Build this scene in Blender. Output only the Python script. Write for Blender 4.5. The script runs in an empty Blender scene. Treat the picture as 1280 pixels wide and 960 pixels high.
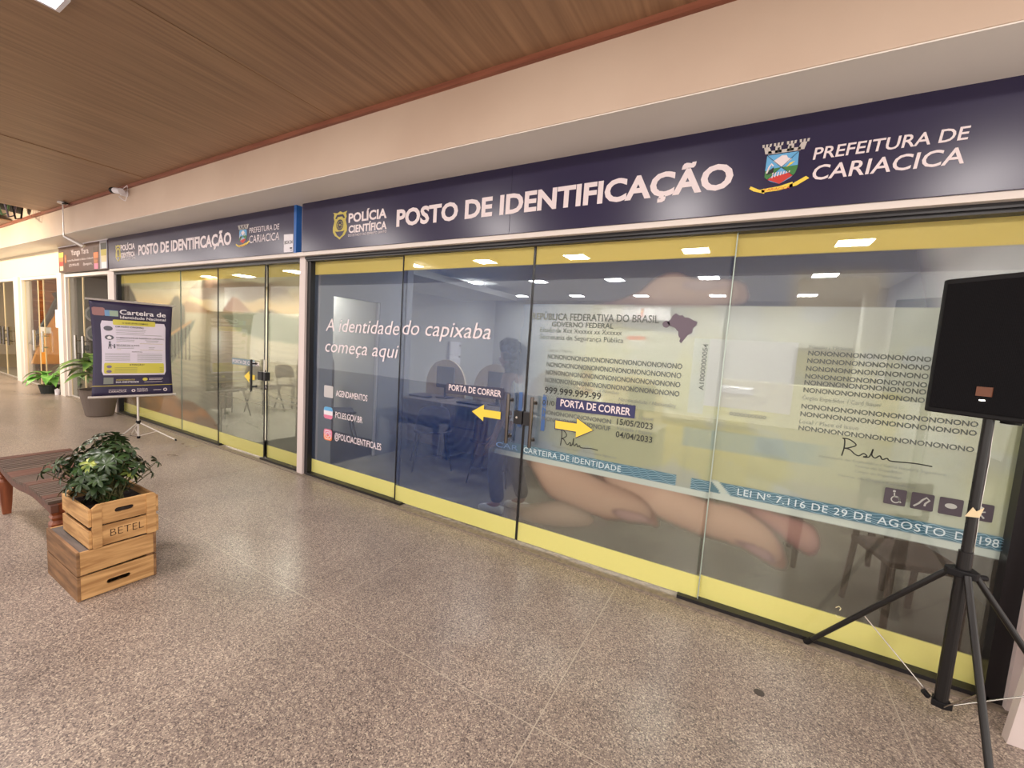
import bpy, bmesh, math, random
import numpy as np
from mathutils import Vector, Matrix

R = random.Random(7)
PI = math.pi
C = bpy.context.scene.collection
scene = bpy.context.scene

# ------------------------------------------------------------------ camera, world, light, exposure
cam_d = bpy.data.cameras.new('camera')
cam_d.sensor_fit = 'HORIZONTAL'; cam_d.sensor_width = 36.0; cam_d.lens = 519.41 * 36.0 / 1280.0
cam_d.clip_start = 0.05; cam_d.clip_end = 200
cam = bpy.data.objects.new('camera', cam_d); C.objects.link(cam)
yaw, pitch, roll = 0.5129, 0.0927, 0.0639
fw = Vector((-math.sin(yaw) * math.cos(pitch), math.cos(yaw) * math.cos(pitch), -math.sin(pitch)))
rt = Vector((math.cos(yaw), math.sin(yaw), 0)); up = rt.cross(fw)
r2 = rt * math.cos(roll) + up * math.sin(roll); u2 = -rt * math.sin(roll) + up * math.cos(roll)
M = Matrix((r2, u2, -fw)).transposed().to_4x4(); M.translation = Vector((0, -2.8053, 1.55))
cam.matrix_world = M
scene.camera = cam

scene.view_settings.view_transform = 'Standard'
scene.view_settings.look = 'None'
scene.view_settings.gamma = 1.0
scene.view_settings.use_curve_mapping = False
scene.view_settings.exposure = 0.2

world = bpy.data.worlds.new('world'); scene.world = world; world.use_nodes = True
wb = world.node_tree.nodes['Background']
wb.inputs[0].default_value = (1.0, 0.91, 0.84, 1); wb.inputs[1].default_value = 1.95

def area_light(name, loc, target, size, size_y, power, col):
    l = bpy.data.lights.new(name, 'AREA'); l.shape = 'RECTANGLE'; l.size = size; l.size_y = size_y
    l.energy = power; l.color = col
    o = bpy.data.objects.new(name, l); C.objects.link(o); o.location = loc
    o.rotation_euler = (Vector(target) - Vector(loc)).to_track_quat('-Z', 'Y').to_euler()
    return o
# lamps along the gallery ceiling, behind and above the photographer; daylight comes in from the open side
for k in range(8):
    area_light('gallery_ceiling_lamp', (1.6 - 2.45 * k, -2.75, 3.22), (1.6 - 2.45 * k, -2.55, 0), 0.45, 0.45, 50, (1.0, 0.92, 0.88))

# ------------------------------------------------------------------ colour and material helpers
def lin(c):
    c = c / 255.0
    return c / 12.92 if c <= 0.04045 else ((c + 0.055) / 1.055) ** 2.4
def rgb(r, g, b, a=1.0): return (lin(r), lin(g), lin(b), a)

MATS = {}
def mat(name, col, rough=0.6, metal=0.0, emit=None, spec=0.5, coat=0.0):
    if name in MATS: return MATS[name]
    m = bpy.data.materials.new(name); m.use_nodes = True
    b = m.node_tree.nodes['Principled BSDF']
    b.inputs['Base Color'].default_value = col; b.inputs['Roughness'].default_value = rough
    b.inputs['Metallic'].default_value = metal; b.inputs['Specular IOR Level'].default_value = spec
    b.inputs['Coat Weight'].default_value = coat
    if emit:
        b.inputs['Emission Color'].default_value = emit[0]; b.inputs['Emission Strength'].default_value = emit[1]
    MATS[name] = m
    return m
def nodes_of(m): return m.node_tree.nodes, m.node_tree.links, m.node_tree.nodes['Principled BSDF']
def noisy(name, c1, c2, scale=(1, 1, 1), nscale=5, detail=6, rough=0.6, bump=0.0, lo=0.35, hi=0.65, rough2=None, distortion=0.0, coat=0.0, spec=0.5):
    """base colour swings between c1 and c2 by noise stretched along an axis (wood grain, plaster, stains)"""
    if name in MATS: return MATS[name]
    m = mat(name, c1, rough, coat=coat, spec=spec); n, l, b = nodes_of(m)
    tc = n.new('ShaderNodeTexCoord'); mp = n.new('ShaderNodeMapping'); mp.inputs['Scale'].default_value = scale
    oi = n.new('ShaderNodeObjectInfo'); ad = n.new('ShaderNodeVectorMath'); ad.operation = 'ADD'
    cb = n.new('ShaderNodeVectorMath'); cb.operation = 'SCALE'; cb.inputs[0].default_value = (7.3, 5.1, 3.7)
    l.new(oi.outputs['Random'], cb.inputs['Scale']); l.new(tc.outputs['Object'], ad.inputs[0]); l.new(cb.outputs[0], ad.inputs[1])
    l.new(ad.outputs[0], mp.inputs[0])
    no = n.new('ShaderNodeTexNoise'); no.inputs['Scale'].default_value = nscale; no.inputs['Detail'].default_value = detail
    no.inputs['Distortion'].default_value = distortion
    l.new(mp.outputs[0], no.inputs['Vector'])
    cr = n.new('ShaderNodeValToRGB'); cr.color_ramp.elements[0].position = lo; cr.color_ramp.elements[1].position = hi
    cr.color_ramp.elements[0].color = c1; cr.color_ramp.elements[1].color = c2
    l.new(no.outputs['Fac'], cr.inputs[0]); l.new(cr.outputs[0], b.inputs['Base Color'])
    if bump:
        bp = n.new('ShaderNodeBump'); bp.inputs['Strength'].default_value = bump; bp.inputs['Distance'].default_value = 0.01
        l.new(no.outputs['Fac'], bp.inputs['Height']); l.new(bp.outputs[0], b.inputs['Normal'])
    return m

# terrazzo floor
def terrazzo():
    m = mat('terrazzo', rgb(150, 136, 124), 0.3); n, l, b = nodes_of(m)
    geo = n.new('ShaderNodeNewGeometry')
    v = n.new('ShaderNodeTexVoronoi'); v.inputs['Scale'].default_value = 210; l.new(geo.outputs['Position'], v.inputs['Vector'])
    sp = n.new('ShaderNodeSeparateColor'); l.new(v.outputs['Color'], sp.inputs[0])
    cr = n.new('ShaderNodeValToRGB'); cr.color_ramp.interpolation = 'CONSTANT'
    els = cr.color_ramp.elements
    cols = [(0.0, rgb(92, 82, 80)), (0.13, rgb(126, 113, 106)), (0.42, rgb(148, 134, 124)), (0.72, rgb(172, 156, 142)), (0.90, rgb(196, 182, 164))]
    els[0].position = 0; els[0].color = cols[0][1]; els[1].position = cols[1][0]; els[1].color = cols[1][1]
    for p, c in cols[2:]:
        e = els.new(p); e.color = c
    l.new(sp.outputs[0], cr.inputs[0])
    n2 = n.new('ShaderNodeTexNoise'); n2.inputs['Scale'].default_value = 1.3; n2.inputs['Detail'].default_value = 7; n2.inputs['Roughness'].default_value = 0.62
    l.new(geo.outputs['Position'], n2.inputs['Vector'])
    c2 = n.new('ShaderNodeValToRGB'); c2.color_ramp.elements[0].position = 0.3; c2.color_ramp.elements[0].color = (0.74, 0.73, 0.72, 1)
    c2.color_ramp.elements[1].position = 0.72; c2.color_ramp.elements[1].color = (1.12, 1.12, 1.1, 1)
    l.new(n2.outputs['Fac'], c2.inputs[0])
    mx = n.new('ShaderNodeMix'); mx.data_type = 'RGBA'; mx.blend_type = 'MULTIPLY'; mx.inputs[0].default_value = 1
    l.new(cr.outputs[0], mx.inputs[6]); l.new(c2.outputs[0], mx.inputs[7]); l.new(mx.outputs[2], b.inputs['Base Color'])
    c3 = n.new('ShaderNodeMapRange'); c3.inputs[3].default_value = 0.20; c3.inputs[4].default_value = 0.42
    l.new(n2.outputs['Fac'], c3.inputs[0]); l.new(c3.outputs[0], b.inputs['Roughness'])
    return m
M_FLOOR = terrazzo()
M_JOINT = mat('joint_strip', rgb(176, 164, 148), 0.5)
M_STONE = noisy('threshold_stone', rgb(112, 102, 90), rgb(140, 128, 112), nscale=30, rough=0.5)
M_PLASTER = noisy('beam_plaster', rgb(196, 172, 152), rgb(208, 186, 166), nscale=1.2, rough=0.55, lo=0.3, hi=0.7)
M_WHITE = mat('white_paint', rgb(222, 212, 204), 0.5)
M_SOFFIT = noisy('soffit_paint', rgb(232, 226, 218), rgb(238, 232, 224), nscale=1.0, rough=0.5)
M_PILLAR = mat('pillar_paint', rgb(214, 200, 196), 0.45)
M_ROOM = mat('room_wall', rgb(180, 179, 177), 0.7)
M_ROOMC = mat('room_ceiling', rgb(200, 200, 200), 0.8)
M_ROOMF = noisy('room_floor', rgb(128, 122, 112), rgb(152, 146, 134), nscale=3, rough=0.35)
M_CEIL = noisy('ceiling_wood', rgb(132, 101, 76), rgb(166, 131, 100), scale=(9, 0.35, 1), nscale=3.2, detail=9, rough=0.42, lo=0.3, hi=0.7)
M_CORN = noisy('cornice_wood', rgb(128, 74, 56), rgb(150, 92, 70), scale=(0.6, 8, 8), nscale=4, rough=0.45)
M_BLACK = mat('black_metal', rgb(24, 22, 26), 0.42)
M_BLACKP = mat('black_plastic', rgb(15, 14, 17), 0.6, spec=0.3)
M_TUBE = mat('stand_tube', rgb(22, 21, 22), 0.3)
M_STEEL = mat('steel', rgb(190, 186, 180), 0.25, 1.0)
M_CHROME = mat('dark_chrome', rgb(110, 104, 100), 0.22, 1.0)
M_ALU = mat('satin_aluminium', rgb(214, 208, 204), 0.35, 0.6)
M_NAVY = mat('navy_panel', rgb(38, 32, 64), 0.27)
M_LETTER = mat('white_lettering', rgb(226, 212, 214), 0.45)
M_PLED = mat('panel_light', rgb(255, 255, 250), 0.5, emit=((1.0, 0.97, 0.9, 1), 115.0))
M_YEL = mat('yellow_vinyl', rgb(238, 206, 72), 0.45)
M_GREYTXT = mat('grey_print', rgb(98, 102, 98), 0.6)
M_DARKTXT = mat('dark_print', rgb(52, 54, 52), 0.6)
M_NAVYV = mat('navy_vinyl', rgb(46, 48, 92), 0.45)
M_GOLD = mat('badge_gold', rgb(188, 172, 78), 0.5)
M_CRATE = noisy('crate_pine', rgb(150, 106, 60), rgb(212, 168, 112), scale=(1, 1, 9), nscale=3.5, detail=8, rough=0.7, bump=0.15, lo=0.28, hi=0.66, distortion=0.6)
M_CRATED = noisy('crate_edge', rgb(108, 78, 52), rgb(150, 112, 76), scale=(1, 1, 9), nscale=4, rough=0.75)
M_CRATEG = noisy('grey_board', rgb(84, 76, 72), rgb(112, 100, 92), scale=(1, 8, 1), nscale=4, rough=0.8)
M_SOIL = noisy('soil', rgb(26, 18, 16), rgb(52, 36, 30), nscale=60, rough=0.95, bump=0.6)
M_BENCHR = noisy('bench_red_wood', rgb(84, 52, 42), rgb(108, 70, 56), scale=(6, 0.8, 6), nscale=5, rough=0.5)
M_BENCHD = noisy('bench_slat_wood', rgb(84, 68, 58), rgb(106, 88, 76), scale=(6, 0.8, 6), nscale=5, rough=0.55)
M_BENCHL = noisy('bench_leg_wood', rgb(112, 58, 34), rgb(146, 80, 48), scale=(6, 6, 0.8), nscale=5, rough=0.42)
M_LEAF = noisy('schefflera_leaf', rgb(30, 48, 26), rgb(58, 82, 40), nscale=14, rough=0.38)
M_LEAFY = noisy('variegated_leaf', rgb(70, 96, 44), rgb(176, 186, 92), nscale=22, rough=0.4)
M_LEAFB = noisy('broad_leaf', rgb(62, 104, 40), rgb(140, 172, 84), nscale=9, rough=0.4)
M_LEAFS = noisy('pothos_leaf', rgb(58, 122, 40), rgb(120, 178, 76), nscale=9, rough=0.4)
M_STEM = mat('stem', rgb(86, 84, 46), 0.7)
M_POTG = mat('grey_pot', rgb(104, 92, 84), 0.6)
M_POTB = mat('dark_pot', rgb(36, 42, 40), 0.5)
M_OLED = mat('brown_sign', rgb(78, 50, 40), 0.4)
M_PLATE = mat('speaker_badge', rgb(110, 66, 44), 0.4)
M_DKBROWN = noisy('brown_furniture', rgb(64, 42, 30), rgb(92, 62, 44), nscale=6, rough=0.5)
M_BOOTH = noisy('booth_wood', rgb(214, 188, 152), rgb(232, 208, 176), scale=(8, 1, 1), nscale=4, rough=0.6)
M_DESK = mat('desk_board', rgb(128, 118, 112), 0.5)
M_CHAIRB = mat('navy_chair_fabric', rgb(32, 36, 62), 0.7)
M_CHAIRG = mat('taupe_chair_fabric', rgb(48, 38, 38), 0.8)
M_SCREEN = mat('monitor_black', rgb(20, 22, 36), 0.3)
M_SKIN = mat('skin', rgb(150, 104, 82), 0.55)
M_HAIR = noisy('hair', rgb(18, 14, 12), rgb(40, 30, 26), nscale=50, rough=0.6, bump=0.8)
M_SHIRT = mat('white_cloth', rgb(222, 222, 216), 0.8)
M_TROU = mat('dark_trousers', rgb(34, 32, 40), 0.8)
M_CREAM = mat('cream_cabinet', rgb(214, 204, 168), 0.6)
M_COUNTY = mat('counter_front', rgb(210, 190, 120), 0.6)
M_SHOPW = mat('lit_cream_wall', rgb(226, 204, 160), 0.7)
M_PLANK = noisy('orange_plank', rgb(136, 72, 30), rgb(186, 112, 56), scale=(1, 1, 8), nscale=3, rough=0.5)
M_GREYW = mat('charcoal_wall', rgb(88, 84, 80), 0.7)
M_GREENW = mat('pale_green_wall', rgb(150, 160, 138), 0.7)
M_RED = mat('red_print', rgb(196, 50, 40), 0.5)
M_SKY = mat('sky_blue_print', rgb(96, 166, 214), 0.5)
M_GREEN = mat('green_print', rgb(58, 120, 58), 0.5)
M_PINK = mat('pink_print', rgb(214, 120, 150), 0.5)
M_ORANGE = mat('orange_print', rgb(228, 120, 60), 0.5)
M_BLACKI = mat('black_print', rgb(22, 20, 24), 0.5)
M_PAPER = mat('paper_white', rgb(226, 222, 228), 0.6)
M_LILAC = mat('banner_panel', rgb(216, 208, 224), 0.5)
M_BANNER = mat('banner_navy', rgb(42, 34, 66), 0.4)
M_OLIVE = mat('banner_yellow', rgb(206, 196, 80), 0.5)
M_TAPE = mat('masking_tape', rgb(220, 200, 160), 0.6)
M_BLUES = mat('blue_strip', rgb(20, 92, 170), 0.4)
M_PALEBLUE = mat('pale_blue_vinyl', rgb(110, 150, 190), 0.5)
M_TEAL = mat('teal_label', rgb(110, 132, 140), 0.5)
M_GUIL = mat('strip_lettering', rgb(196, 214, 218), 0.5)
M_MAP = mat('map_mauve', rgb(104, 92, 104), 0.6)
M_LINEG = mat('light_grey_print', rgb(128, 132, 126), 0.6)

def glass_mat(name, tint):
    m = bpy.data.materials.new(name); m.use_nodes = True; n = m.node_tree.nodes; l = m.node_tree.links; n.clear()
    out = n.new('ShaderNodeOutputMaterial'); mix = n.new('ShaderNodeMixShader'); tr = n.new('ShaderNodeBsdfTransparent')
    gl = n.new('ShaderNodeBsdfGlossy'); gl.inputs['Roughness'].default_value = 0.01; fr = n.new('ShaderNodeLayerWeight'); fr.inputs[0].default_value = 0.5
    pw = n.new('ShaderNodeMath'); pw.operation = 'POWER'; pw.inputs[1].default_value = 5.0; ma = n.new('ShaderNodeMath'); ma.operation = 'MULTIPLY_ADD'; ma.inputs[1].default_value = 0.9; ma.inputs[2].default_value = 0.035
    tr.inputs[0].default_value = tint
    l.new(fr.outputs['Facing'], pw.inputs[0]); l.new(pw.outputs[0], ma.inputs[0]); l.new(ma.outputs[0], mix.inputs[0]); l.new(tr.outputs[0], mix.inputs[1]); l.new(gl.outputs[0], mix.inputs[2]); l.new(mix.outputs[0], out.inputs[0])
    return m
M_GLASS = glass_mat('clear_glass', (0.95, 0.975, 0.96, 1))
def film_mat():
    m = bpy.data.materials.new('printed_film'); m.use_nodes = True; n = m.node_tree.nodes; l = m.node_tree.links; n.clear()
    out = n.new('ShaderNodeOutputMaterial'); mix = n.new('ShaderNodeMixShader'); tr = n.new('ShaderNodeBsdfTransparent')
    at = n.new('ShaderNodeAttribute'); at.attribute_name = 'print'
    di = n.new('ShaderNodeBsdfDiffuse'); tl = n.new('ShaderNodeBsdfTranslucent'); ms = n.new('ShaderNodeMixShader'); ms.inputs[0].default_value = 0.22
    mc = n.new('ShaderNodeMix'); mc.data_type = 'RGBA'; mc.inputs[0].default_value = 0.35; mc.inputs[6].default_value = (1, 1, 1, 1)
    l.new(at.outputs['Color'], mc.inputs[7]); l.new(mc.outputs[2], tr.inputs[0])
    l.new(at.outputs['Color'], di.inputs[0]); l.new(at.outputs['Color'], tl.inputs[0])
    l.new(di.outputs[0], ms.inputs[1]); l.new(tl.outputs[0], ms.inputs[2])
    l.new(at.outputs['Alpha'], mix.inputs[0]); l.new(tr.outputs[0], mix.inputs[1]); l.new(ms.outputs[0], mix.inputs[2]); l.new(mix.outputs[0], out.inputs[0])
    return m
M_FILM = film_mat()
def vcol_mat():
    m = mat('printed_board', (1, 1, 1, 1), 0.4); n, l, b = nodes_of(m)
    at = n.new('ShaderNodeAttribute'); at.attribute_name = 'print'; l.new(at.outputs['Color'], b.inputs['Base Color'])
    return m
M_PRINT = vcol_mat()
def grille_mat():
    m = mat('speaker_grille', rgb(16, 15, 18), 0.8, spec=0.15); n, l, b = nodes_of(m)
    tc = n.new('ShaderNodeTexCoord'); v = n.new('ShaderNodeTexVoronoi'); v.inputs['Scale'].default_value = 260; v.inputs['Randomness'].default_value = 0.1
    l.new(tc.outputs['Object'], v.inputs['Vector'])
    cr = n.new('ShaderNodeValToRGB'); cr.color_ramp.elements[0].position = 0.3; cr.color_ramp.elements[0].color = rgb(4, 4, 5); cr.color_ramp.elements[1].position = 0.42; cr.color_ramp.elements[1].color = rgb(20, 19, 22)
    l.new(v.outputs['Distance'], cr.inputs[0]); l.new(cr.outputs[0], b.inputs['Base Color'])
    bp = n.new('ShaderNodeBump'); bp.inputs['Strength'].default_value = 0.5; bp.inputs['Distance'].default_value = 0.002
    l.new(v.outputs['Distance'], bp.inputs['Height']); l.new(bp.outputs[0], b.inputs['Normal'])
    return m
M_GRILLE = grille_mat()

# ------------------------------------------------------------------ mesh and object helpers
class MB:
    def __init__(s): s.v = []; s.f = []
    def add(s, vs, fs):
        o = len(s.v); s.v += [tuple(v) for v in vs]; s.f += [tuple(i + o for i in f) for f in fs]; return s
    def box(s, x0, x1, y0, y1, z0, z1):
        return s.add([(x0, y0, z0), (x1, y0, z0), (x1, y1, z0), (x0, y1, z0), (x0, y0, z1), (x1, y0, z1), (x1, y1, z1), (x0, y1, z1)],
                     [(0, 3, 2, 1), (4, 5, 6, 7), (0, 1, 5, 4), (1, 2, 6, 5), (2, 3, 7, 6), (3, 0, 4, 7)])
    def cbox(s, x, y, z, w, d, h): return s.box(x - w / 2, x + w / 2, y - d / 2, y + d / 2, z - h / 2, z + h / 2)
    def tube(s, pts, r, n=10, cap=True):
        pts = [Vector(p) for p in pts]; rs = r if isinstance(r, (list, tuple)) else [r] * len(pts)
        rings = []
        ref = None
        for i, p in enumerate(pts):
            d = (pts[min(i + 1, len(pts) - 1)] - pts[max(i - 1, 0)]).normalized()
            if ref is None or abs(ref.dot(d)) > 0.95: ref = Vector((0, 0, 1)) if abs(d.z) < 0.9 else Vector((1, 0, 0))
            a = d.cross(ref).normalized(); b = d.cross(a)
            rings.append([p + (a * math.cos(2 * PI * k / n) + b * math.sin(2 * PI * k / n)) * rs[i] for k in range(n)])
        vs = [v for rg in rings for v in rg]; fs = []
        for i in range(len(pts) - 1):
            for k in range(n):
                fs.append((i * n + k, i * n + (k + 1) % n, (i + 1) * n + (k + 1) % n, (i + 1) * n + k))
        if cap: fs.append(tuple(range(n - 1, -1, -1))); fs.append(tuple((len(pts) - 1) * n + k for k in range(n)))
        return s.add(vs, fs)
    def lathe(s, prof, n=20, c=(0, 0, 0), sq=False):
        vs = []; fs = []
        for r, z in prof:
            for k in range(n):
                a = 2 * PI * k / n
                q = 1.0
                if sq: q = 1.0 / max(abs(math.cos(a)), abs(math.sin(a))) ** 0.8
                vs.append((c[0] + r * q * math.cos(a), c[1] + r * q * math.sin(a), c[2] + z))
        for i in range(len(prof) - 1):
            for k in range(n): fs.append((i * n + k, i * n + (k + 1) % n, (i + 1) * n + (k + 1) % n, (i + 1) * n + k))
        fs.append(tuple(range(n - 1, -1, -1))); fs.append(tuple((len(prof) - 1) * n + k for k in range(n)))
        return s.add(vs, fs)
    def prism(s, poly, axis, a, b):
        """poly in the plane of the two other axes; extruded from a to b along axis"""
        def P(u, v, w): return {'x': (w, u, v), 'y': (u, w, v), 'z': (u, v, w)}[axis]
        n = len(poly); vs = [P(u, v, a) for u, v in poly] + [P(u, v, b) for u, v in poly]
        fs = [tuple(range(n)), tuple(range(2 * n - 1, n - 1, -1))] + [(i, i + n, (i + 1) % n + n, (i + 1) % n) for i in range(n)]
        return s.add(vs, fs)
    def mesh(s, name):
        me = bpy.data.meshes.new(name); me.from_pydata(s.v, [], s.f); me.update(); return me
    def build(s, name, m, parent=None, smooth=False, bevel=0.0, loc=None, rot=None):
        bm = bmesh.new(); me = s.mesh(name); bm.from_mesh(me); bmesh.ops.recalc_face_normals(bm, faces=bm.faces); bm.to_mesh(me); bm.free()
        return link(name, me, m, parent, smooth, bevel, loc, rot)
def link(name, me, m, parent=None, smooth=False, bevel=0.0, loc=None, rot=None):
    if m is not None and not me.materials: me.materials.append(m)
    if smooth:
        me.polygons.foreach_set('use_smooth', [True] * len(me.polygons))
    o = bpy.data.objects.new(name, me); C.objects.link(o)
    if parent is not None: o.parent = parent
    if loc is not None: o.location = loc
    if rot is not None: o.rotation_euler = rot
    if bevel:
        b = o.modifiers.new('bevel', 'BEVEL'); b.width = bevel; b.segments = 2; b.limit_method = 'ANGLE'
    return o
def plate(outer, holes, axis, a, b, name, m, parent=None, bevel=0.0):
    """flat plate with holes, extruded from a to b along axis"""
    bm = bmesh.new()
    def P(u, v, w): return {'x': (w, u, v), 'y': (u, w, v), 'z': (u, v, w)}[axis]
    es = []
    for loop in [outer] + holes:
        vs = [bm.verts.new(P(u, v, a)) for u, v in loop]
        es += [bm.edges.new((vs[i], vs[(i + 1) % len(vs)])) for i in range(len(vs))]
    r = bmesh.ops.triangle_fill(bm, edges=es, use_beauty=True)
    ex = bmesh.ops.extrude_face_region(bm, geom=list(bm.faces))
    dv = Vector(P(0, 0, b - a)); bmesh.ops.translate(bm, verts=[g for g in ex['geom'] if isinstance(g, bmesh.types.BMVert)], vec=dv)
    bmesh.ops.recalc_face_normals(bm, faces=bm.faces)
    me = bpy.data.meshes.new(name); bm.to_mesh(me); bm.free()
    return link(name, me, m, parent, bevel=bevel)
def empty(name, loc=(0, 0, 0), rz=0.0):
    o = bpy.data.objects.new(name, None); C.objects.link(o); o.location = loc; o.rotation_euler = (0, 0, rz); o.empty_display_size = 0.1
    return o
def tag(o, label, cat, group=None, kind=None):
    o['label'] = label; o['category'] = cat
    if group: o['group'] = group
    if kind: o['kind'] = kind
    return o
def struct(o, label=None, cat=None):
    o['kind'] = 'structure'
    if label: o['label'] = label
    if cat: o['category'] = cat
    return o
def copy_tree(o, parent=None):
    c = o.copy(); C.objects.link(c); c.parent = parent
    for ch in list(o.children): copy_tree(ch, c)
    return c
def circ(cx, cy, r, n=24, ry=None): return [(cx + r * math.cos(2 * PI * k / n), cy + (ry or r) * math.sin(2 * PI * k / n)) for k in range(n)]
def rrect(x0, x1, z0, z1, r, n=4):
    o = []
    for cx, cz, a0 in ((x1 - r, z1 - r, 0), (x0 + r, z1 - r, PI / 2), (x0 + r, z0 + r, PI), (x1 - r, z0 + r, 1.5 * PI)):
        for k in range(n + 1):
            a = a0 + PI / 2 * k / n; o.append((cx + r * math.cos(a), cz + r * math.sin(a)))
    return o

# text: one flat mesh per block of writing, on a plane given by origin + two axes
CAP = 0.729
def text_geo(s, offset=0.0, shear=0.0, spacing=1.0):
    cu = bpy.data.curves.new('t', 'FONT'); cu.body = s; cu.size = 1.0; cu.offset = offset; cu.shear = shear; cu.space_character = spacing
    cu.resolution_u = 3; cu.align_x = 'LEFT'
    ob = bpy.data.objects.new('t', cu); C.objects.link(ob)
    dg = bpy.context.evaluated_depsgraph_get(); me = bpy.data.meshes.new_from_object(ob.evaluated_get(dg))
    n = len(me.vertices); co = np.empty(n * 3); me.vertices.foreach_get('co', co); co = co.reshape(-1, 3)[:, :2]
    fs = [tuple(p.vertices) for p in me.polygons]
    bpy.data.objects.remove(ob); bpy.data.curves.remove(cu); bpy.data.meshes.remove(me)
    return co, fs
class Plane:
    """a surface carrying flat print: point(u,v) with a small lift towards the viewer"""
    def __init__(s, o, ux, vz, nrm): s.o = Vector(o); s.u = Vector(ux); s.w = Vector(vz); s.n = Vector(nrm)
    def p(s, u, v, d=0.0): return s.o + s.u * u + s.w * v + s.n * d
FAC = Plane((0, 0, 0), (1, 0, 0), (0, 0, 1), (0, -1, 0))
class Print:
    def __init__(s, plane, lift): s.pl = plane; s.lift = lift; s.b = MB()
    def text(s, st, x0, x1, z, cap, bold=0.012, shear=0.0, spacing=1.0, vert=False):
        co, fs = text_geo(st, bold, shear, spacing)
        if len(co) == 0: return s
        mn = co[:, 0].min(); mx = co[:, 0].max(); k = (x1 - x0) / (mx - mn)
        pts = []
        for a, b in co:
            u = x0 + (a - mn) * k; v = z + b * cap / CAP
            if vert: u, v = x0 - b * cap / CAP + cap, z + (a - mn) * (x1 - x0) / (mx - mn)
            pts.append(s.pl.p(u, v, s.lift))
        s.b.add(pts, fs); return s
    def poly(s, pts, d=0.0):
        s.b.add([s.pl.p(u, v, s.lift + d) for u, v in pts], [tuple(range(len(pts)))]); return s
    def ring(s, cx, cz, r0, r1, n=24, sx=1.0, d=0.0):
        vs = []; fs = []
        for k in range(n):
            a = 2 * PI * k / n
            vs += [s.pl.p(cx + sx * r0 * math.cos(a), cz + r0 * math.sin(a), s.lift + d), s.pl.p(cx + sx * r1 * math.cos(a), cz + r1 * math.sin(a), s.lift + d)]
        for k in range(n):
            a = 2 * k; b = 2 * ((k + 1) % n); fs.append((a, a + 1, b + 1, b))
        s.b.add(vs, fs); return s
    def line(s, pts, w):
        vs = []; fs = []
        for i, (x, z) in enumerate(pts):
            x0, z0 = pts[max(i - 1, 0)]; x1, z1 = pts[min(i + 1, len(pts) - 1)]
            d = Vector((x1 - x0, z1 - z0)); d = d.normalized() if d.length else Vector((1, 0)); nx, nz = -d.y * w / 2, d.x * w / 2
            vs += [s.pl.p(x + nx, z + nz, s.lift), s.pl.p(x - nx, z - nz, s.lift)]
        for i in range(len(pts) - 1): fs.append((2 * i, 2 * i + 1, 2 * i + 3, 2 * i + 2))
        s.b.add(vs, fs); return s
    def done(s, name, m, parent):
        me = s.b.mesh(name); return link(name, me, m, parent)

# ------------------------------------------------------------------ film prints (flat artwork on the glass, as colour per grid point)
def L3(*c): return np.array([lin(v) for v in c])
def inpoly(X, Z, poly):
    m = np.zeros(X.shape, bool); n = len(poly)
    for i in range(n):
        x0, z0 = poly[i]; x1, z1 = poly[(i + 1) % n]
        if z0 == z1: continue
        c = ((z0 > Z) != (z1 > Z)) & (X < (x1 - x0) * (Z - z0) / (z1 - z0) + x0)
        m ^= c
    return m
def blur(a, r):
    if r < 1: return a
    for ax in (0, 1):
        for _ in range(2):
            p = np.pad(a, [(r + 1, r) if k == ax else (0, 0) for k in (0, 1)], mode='edge'); c = np.cumsum(p, axis=ax)
            n = a.shape[ax]
            hi = np.take(c, np.arange(2 * r + 1, 2 * r + 1 + n), axis=ax); lo = np.take(c, np.arange(0, n), axis=ax)
            a = (hi - lo) / (2 * r + 1)
    return a
def smooth_poly(pts, n=8):
    out = []; m = len(pts)
    for i in range(m):
        p0, p1, p2, p3 = [Vector(pts[(i + k - 1) % m]) for k in range(4)]
        for j in range(n):
            t = j / n
            out.append(tuple(0.5 * ((2 * p1) + (p2 - p0) * t + (2 * p0 - 5 * p1 + 4 * p2 - p3) * t * t + (3 * p1 - p0 - 3 * p2 + p3) * t ** 3)))
    return out
def sstep(a, b, x): t = np.clip((x - a) / (b - a), 0, 1); return t * t * (3 - 2 * t)
def vnoise(shape, cell, seed):
    rs = np.random.RandomState(seed); h, w = shape
    gh, gw = int(h / cell) + 3, int(w / cell) + 3; g = rs.rand(gh, gw)
    y = np.arange(h) / cell; x = np.arange(w) / cell; yi = y.astype(int); xi = x.astype(int); fy = y - yi; fx = x - xi
    fy = fy * fy * (3 - 2 * fy); fx = fx * fx * (3 - 2 * fx)
    a = g[np.ix_(yi, xi)]; b = g[np.ix_(yi, xi + 1)]; c = g[np.ix_(yi + 1, xi)]; d = g[np.ix_(yi + 1, xi + 1)]
    return (a * (1 - fx) + b * fx) * (1 - fy[:, None]) + (c * (1 - fx) + d * fx) * fy[:, None]

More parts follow.
